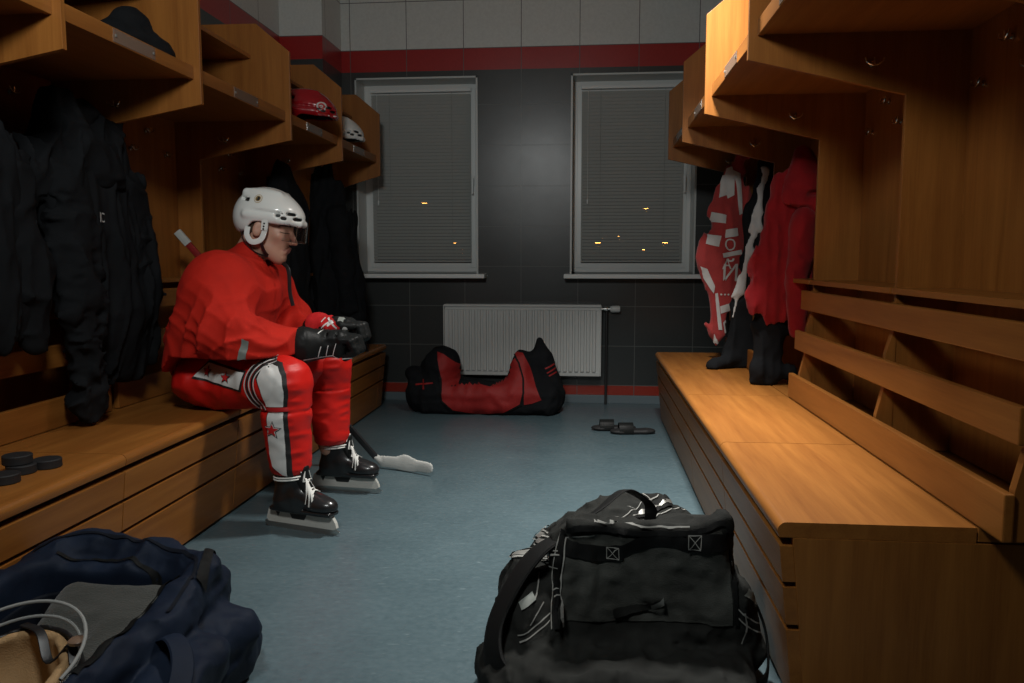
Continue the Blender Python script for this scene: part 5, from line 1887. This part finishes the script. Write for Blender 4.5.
# ------------------------------------------------------------------ pucks on the left bench
pk = None
for (u, v, z, lab) in ((47, 458.5, 0.465, 'rubber puck lying alone at the right of the little heap of pucks'), (21, 464, 0.465, 'rubber puck under the topmost one of the heap'), (17, 454.5, 0.4905, 'topmost rubber puck of the heap on the left bench'), (4, 473.5, 0.465, 'rubber puck at the front left of the heap, cut by the view edge')):
    p = gp(u, v, z)
    m_ = MB().lathe([(0.001, 0), (0.0355, 0), (0.0381, 0.0025), (0.0377, 0.0127), (0.0381, 0.0229), (0.0355, 0.0254), (0.001, 0.0254)], 32)
    if pk is None:
        pk = m_.build('hockey_puck', M['rubber'], None, smooth=True)
        o = pk
    else:
        o = pk.copy()
        COL.objects.link(o)
    o.location = (p.x, p.y, z - 0.0250)
    tag(o, lab, 'puck', 'pucks on the left bench')

# ------------------------------------------------------------------ helmets and cap on the shelves
def shelf_helmet(loc, rz, mat, label, marks=None, pitch=0.12):
    t = thing('hockey_helmet', loc, label, 'helmet')
    Rm = rot_xyz(0, 0, rz) @ rot_xyz(0, pitch, 0)
    o_ = np.array(loc) + np.array([0, 0, 0.062])
    pt = lambda a, b, c: tuple(o_ + Rm @ np.array([a, b, c]))
    sh, L_ = helmet_parts(t, loc, pt, Rm, mat)
    return t, sh, pt


M['helmet_red'] = new_mat('red_helmet_shell', (0.34, 0.008, 0.014), 0.2, coat=0.5)
t1, s1, pt1 = shelf_helmet((-1.495, 4.26, 1.7125), 0.15, M['helmet_red'], 'glossy red helmet with white marks on the left wall shelf')
bvh1 = bvh_of([s1], (-1.495, 4.26, 1.7125))
fX = lambda y, z: (-0.9, y, z)
fS = lambda x, z: (x, 3.6, z)
decal('round_mark', circ(-1.400, 1.825, 0.024), fS, Y1, bvh1, M['ink_white'], t1, (-1.495, 4.26, 1.7125), 0.002, 0.008)
decal('round_mark', circ(-1.400, 1.825, 0.016), fS, Y1, bvh1, M['ink_red'], t1, (-1.495, 4.26, 1.7125), 0.003, 0.008)
decal('round_mark', circ(-1.400, 1.825, 0.008), fS, Y1, bvh1, M['ink_white'], t1, (-1.495, 4.26, 1.7125), 0.004, 0.008)
decal('helmet_number', [[(x - 1.385, y + 1.745) for x, y in q] for q in letter_polys('17', 0.06)], fS, Y1, bvh1, M['ink_white'], t1, (-1.495, 4.26, 1.7125), 0.002, 0.01)
t2, s2_, pt2 = shelf_helmet((-1.575, 5.06, 1.7125), 0.1, M['helmet'], 'white helmet on the farthest left wall shelf near the window')

CR = (-1.60, 2.68, 1.7125)
F = Field((-1.85, 2.45, 1.70), (-1.46, 2.91, 1.96), 0.007)
F.add(ell((-1.60, 2.70, 1.775), (0.090, 0.095, 0.075)), 0.02)
F.add(ell((-1.55, 2.79, 1.755), (0.075, 0.090, 0.050), rot_xyz(-0.35, 0, 0)), 0.03)
F.add(ell((-1.58, 2.72, 1.835), (0.06, 0.07, 0.045), rot_xyz(-0.3, 0, 0)), 0.02)
creases(F, 0.012, 10, 10, 14, 4.4)
clipz(F, 1.7130)
tag(F.build('cap', M['black_coat'], None, 1), 'crumpled black cap lying on the second shelf on the left wall', 'cap')


# ------------------------------------------------------------------ hanging clothes
def hanging(name, label, cat, root, parts):
    t = thing(name, root, label, cat)
    out = []
    for (pn, mat, lo, hi, prims, amps, zmin, relax) in parts:
        F = Field(lo, hi, 0.0085)
        for pr, k in prims:
            F.add(pr, k)
        for am in amps:
            creases(F, *am)
        if zmin is not None:
            clipz(F, zmin)
        out.append(F.build(pn, mat, t, relax, root))
    return t, out


fx = ((1, 0, 0), 0.42)
# long dark coat, nearest bay with clothes
ROOT = (-1.79, 2.80, 0.44)
t, ps = hanging('hooded_jacket', 'long black hooded jacket with small white letters hanging beside the player, left wall', 'jacket', ROOT, [
    ('jacket_body', M['black_coat'], (-1.92, 2.38, 0.55), (-1.60, 3.22, 1.60),
     [(cone((-1.80, 2.62, 1.47), (-1.80, 2.80, 1.44), 0.10, 0.11, fx), 0.03), (cone((-1.79, 2.66, 1.32), (-1.79, 2.86, 0.86), 0.19, 0.20, fx), 0.05),
      (cone((-1.79, 2.90, 1.36), (-1.78, 2.99, 0.95), 0.10, 0.12, fx), 0.04), (cone((-1.79, 2.88, 0.95), (-1.79, 2.93, 0.68), 0.12, 0.10, fx), 0.03)],
     [(0.030, 4, 11, 2.2, 1.7), (0.010, 10, 24, 5, 3.7)], None, 1),
    ('sleeve', M['black_coat'], (-1.92, 2.85, 0.52), (-1.60, 3.22, 1.45),
     [(cone((-1.78, 2.98, 1.30), (-1.77, 3.05, 0.95), 0.085, 0.08, ((1, 0, 0), 0.6)), 0.02), (cone((-1.77, 3.05, 0.95), (-1.78, 3.07, 0.66), 0.08, 0.055, ((1, 0, 0), 0.6)), 0.03)],
     [(0.020, 8, 8, 9, 2.9)], None, 1),
    ('sleeve', M['black_coat'], (-1.92, 2.40, 0.42), (-1.58, 2.85, 1.42),
     [(cone((-1.77, 2.60, 1.28), (-1.74, 2.60, 0.92), 0.095, 0.085, ((1, 0, 0), 0.6)), 0.02), (cone((-1.74, 2.60, 0.92), (-1.765, 2.66, 0.52), 0.090, 0.075, ((1, 0, 0), 0.6)), 0.03)],
     [(0.022, 8, 8, 10, 5.9), (0.010, 14, 14, 25, 1.9)], 0.4415, 1),
    ('hood', M['black_coat'], (-1.92, 2.42, 1.28), (-1.60, 2.95, 1.62),
     [(cone((-1.77, 2.62, 1.42), (-1.76, 2.78, 1.35), 0.10, 0.10, ((1, 0, 0), 0.7)), 0.02), (cone((-1.80, 2.60, 1.50), (-1.80, 2.74, 1.53), 0.055, 0.055), 0.03)],
     [(0.022, 9, 9, 9, 7.9)], None, 1)])
bvc = bvh_of(ps, ROOT)
fw_ = lambda y, z: (-1.2, y, z)
pL = pp(100.5, 222, 1.0) - Vector((0, 0, 1.03))
kk = -1.70 / pL.x
decal('chest_letters', [[(pL.y * kk + x, 1.03 + pL.z * kk + y) for x, y in q] for q in letter_polys('IC', 0.05)], fw_, (-1, 0, 0), bvc, M['ink_white'], t, ROOT, 0.003, 0.01)

ROOT = (-1.78, 2.25, 0.44)
hanging('jacket', 'black jacket hanging at the left edge of the view', 'jacket', ROOT, [
    ('jacket_body', M['black_coat'], (-1.92, 1.98, 0.68), (-1.60, 2.56, 1.56),
     [(cone((-1.80, 2.20, 1.44), (-1.80, 2.28, 1.30), 0.07, 0.11, fx), 0.03), (cone((-1.79, 2.24, 1.28), (-1.78, 2.26, 0.90), 0.15, 0.14, fx), 0.04)],
     [(0.026, 4, 12, 2.5, 3.1), (0.010, 10, 22, 6, 2.2)], None, 1),
    ('sleeve', M['black_coat'], (-1.92, 2.20, 0.64), (-1.60, 2.60, 1.40),
     [(cone((-1.78, 2.33, 1.26), (-1.76, 2.39, 0.95), 0.085, 0.075, ((1, 0, 0), 0.6)), 0.02), (cone((-1.76, 2.39, 0.95), (-1.77, 2.41, 0.77), 0.075, 0.060, ((1, 0, 0), 0.6)), 0.03)],
     [(0.020, 8, 8, 9, 1.1)], None, 1)])

fy = ((0, 1, 0), 0.42)
ROOT = (-1.64, 4.98, 0.44)
hanging('coat', 'long black coat hanging behind the player by the left window', 'coat', ROOT, [
    ('coat_body', M['black_coat'], (-1.83, 4.80, 0.43), (-1.38, 5.12, 1.64),
     [(cone((-1.70, 4.98, 1.55), (-1.665, 4.98, 1.38), 0.06, 0.12, fy), 0.03), (cone((-1.66, 4.98, 1.34), (-1.62, 4.97, 0.90), 0.135, 0.165, fy), 0.05), (cone((-1.62, 4.97, 0.90), (-1.61, 4.96, 0.56), 0.165, 0.19, fy), 0.05)],
     [(0.030, 11, 4, 2.0, 4.7), (0.010, 22, 10, 5, 1.7)], 0.4415, 1),
    ('sleeve', M['black_coat'], (-1.66, 4.76, 0.60), (-1.38, 5.10, 1.45),
     [(cone((-1.565, 4.93, 1.30), (-1.52, 4.90, 0.98), 0.065, 0.065), 0.02), (cone((-1.52, 4.90, 0.98), (-1.49, 4.90, 0.72), 0.065, 0.050), 0.03)],
     [(0.018, 9, 9, 10, 6.1)], None, 1)])
ROOT = (-1.70, 4.42, 0.44)
hanging('jacket', 'black jacket hanging directly behind the seated player and his stick', 'jacket', ROOT, [
    ('jacket_body', M['black_coat'], (-1.84, 4.10, 0.60), (-1.46, 4.76, 1.60),
     [(cone((-1.70, 4.42, 1.50), (-1.70, 4.44, 1.32), 0.07, 0.13, ((1, 0, 0), 0.5)), 0.03), (cone((-1.70, 4.44, 1.30), (-1.69, 4.46, 0.74), 0.16, 0.18, ((1, 0, 0), 0.5)), 0.05)],
     [(0.026, 5, 12, 2.4, 9.1)], None, 1)])

# right side: towel, white-edged garment, red jacket, dark trousers
ROOT = (0.79, 4.75, 0.45)
t, ps = hanging('striped_towel', 'red and white patterned towel hanging at the far end of the right wall', 'towel', ROOT, [
    ('towel_cloth', M['towel_red'], (0.58, 4.62, 0.46), (0.98, 4.86, 1.66),
     [(cone((0.855, 4.75, 1.60), (0.825, 4.75, 1.40), 0.035, 0.065, fy), 0.03), (cone((0.825, 4.75, 1.40), (0.765, 4.745, 1.02), 0.060, 0.098, fy), 0.03), (cone((0.80, 4.75, 1.25), (0.83, 4.75, 0.80), 0.07, 0.055, fy), 0.03),
      (cone((0.75, 4.745, 1.02), (0.76, 4.745, 0.60), 0.080, 0.045, fy), 0.03)],
     [(0.020, 12, 4, 2.2, 2.0), (0.007, 26, 9, 5, 3.0)], None, 1)])
bvt = bvh_of(ps, ROOT)
ft = lambda x, z: (x, 4.3, z)


def tpx(pts, Y=4.70):
    out = []
    for x, y in pts:
        p = pp(690 + x / 2.732, 140 + y / 2.732, Y)
        out.append((p.x, p.z))
    return out


for nm_, q in (('white_band', [(100, 78), (118, 70), (124, 100), (122, 150), (104, 160), (88, 112)]), ('white_band', [(88, 112), (104, 108), (100, 150), (80, 158)]), ('white_band', [(62, 195), (100, 205), (98, 228), (58, 222)]),
               ('white_band', [(50, 258), (86, 262), (80, 292), (44, 284)]), ('white_band', [(30, 345), (48, 352), (70, 400), (66, 420), (40, 378)]), ('white_band', [(98, 245), (130, 240), (132, 262), (96, 268)]),
               ('white_band', [(88, 310), (140, 300), (142, 312), (90, 322)]), ('white_band', [(66, 530), (82, 560), (80, 572), (68, 560)]), ('white_band', [(84, 455), (130, 440), (132, 460), (86, 475)]), ('white_band', [(118, 80), (140, 90), (146, 200), (136, 205), (128, 120)]),
               ('white_band', [(92, 500), (118, 470), (122, 480), (98, 540)]), ('white_band', [(70, 420), (78, 418), (90, 520), (80, 520)])):
    decal(nm_, tpx(q), ft, Y1, bvt, M['towel_white'], t, ROOT, 0.004, 0.015)
for ch, (u, v), sz in (('Й', (84, 385), 0.135), ('О', (92, 302), 0.09), ('А', (86, 352), 0.08), ('...', (82, 424), 0.09)):
    p = tpx([(u, v)])[0]
    decal('towel_letter', [[(p[0] + x, p[1] + y) for x, y in q] for q in letter_polys(ch, sz)], ft, Y1, bvt, M['towel_white'], t, ROOT, 0.006, 0.02)

ROOT = (0.83, 4.42, 0.44)
t, ps = hanging('tracksuit', 'black tracksuit with a white side strip hanging between towel and red jacket', 'clothing', ROOT, [
    ('garment_body', M['black_coat'], (0.62, 4.28, 0.43), (1.06, 4.56, 1.62),
     [(cone((0.955, 4.43, 1.53), (0.93, 4.43, 1.25), 0.035, 0.075, fy), 0.03), (cone((0.93, 4.43, 1.25), (0.885, 4.42, 0.85), 0.070, 0.075, fy), 0.03), (cone((0.885, 4.42, 0.85), (0.83, 4.42, 0.50), 0.075, 0.10, fy), 0.04),
      (cone((0.80, 4.40, 0.50), (0.675, 4.36, 0.455), 0.035, 0.022), 0.03)],
     [(0.022, 11, 5, 2.4, 5.0)], 0.4415, 1)])
bvw = bvh_of(ps, ROOT)


def upx(pts, Y=4.38):
    return [(pp(690 + x / 2.732, 140 + y / 2.732, Y).x, pp(690 + x / 2.732, 140 + y / 2.732, Y).z) for x, y in pts]


F = Field((0.72, 4.30, 0.66), (0.98, 4.46, 1.60), 0.0075)
F.add(cone((0.925, 4.39, 1.50), (0.885, 4.385, 1.20), 0.014, 0.022, fy), 0.02)
F.add(cone((0.885, 4.385, 1.20), (0.805, 4.375, 0.86), 0.022, 0.017, fy), 0.02)
F.add(cone((0.805, 4.375, 0.86), (0.775, 4.375, 0.72), 0.016, 0.008, fy), 0.02)
creases(F, 0.008, 16, 8, 9, 2.0)
wp = F.build('white_side_strip', M['towel_white'], t, 1, ROOT)

ROOT = (0.90, 3.80, 0.44)
t, ps = hanging('hooded_jacket', 'bright red hooded jacket hanging on the right wall', 'jacket', ROOT, [
    ('jacket_body', M['red_cloth'], (0.72, 3.66, 0.66), (1.10, 3.96, 1.50),
     [(cone((0.955, 3.82, 1.32), (0.92, 3.81, 1.00), 0.10, 0.115, fy), 0.03), (cone((0.87, 3.80, 1.05), (0.845, 3.79, 0.86), 0.085, 0.080, fy), 0.03), (cone((0.98, 3.80, 1.15), (0.955, 3.80, 0.80), 0.070, 0.060, fy), 0.03)],
     [(0.022, 12, 5, 2.4, 5.5), (0.008, 25, 10, 8, 1.5)], None, 1),
    ('sleeve', M['red_cloth'], (0.84, 3.62, 0.62), (1.10, 3.90, 1.30),
     [(cone((0.97, 3.76, 1.20), (0.945, 3.745, 0.92), 0.055, 0.050), 0.02), (cone((0.945, 3.745, 0.92), (0.955, 3.75, 0.70), 0.048, 0.036), 0.02)],
     [(0.014, 9, 9, 9, 3.0)], None, 1),
    ('hood', M['red_cloth'], (0.82, 3.64, 1.18), (1.08, 3.94, 1.56),
     [(cone((0.97, 3.80, 1.50), (0.96, 3.79, 1.38), 0.045, 0.075), 0.02), (cone((0.91, 3.76, 1.31), (1.02, 3.76, 1.27), 0.040, 0.035), 0.02)],
     [(0.018, 12, 10, 8, 3.9)], None, 1)])
ROOT = (0.86, 3.84, 0.44)
hanging('trousers', 'dark grey trousers hanging below the red jacket down to the right bench', 'trousers', ROOT, [
    ('trouser_cloth', M['black_coat'], (0.70, 3.70, 0.43), (1.02, 3.98, 1.00),
     [(cone((0.87, 3.87, 0.88), (0.84, 3.84, 0.50), 0.07, 0.075, ((0, 1, 0), 0.6)), 0.02), (cone((0.80, 3.83, 0.52), (0.94, 3.85, 0.50), 0.04, 0.04), 0.03)],
     [(0.016, 12, 6, 4, 3.5)], 0.4415, 1)])
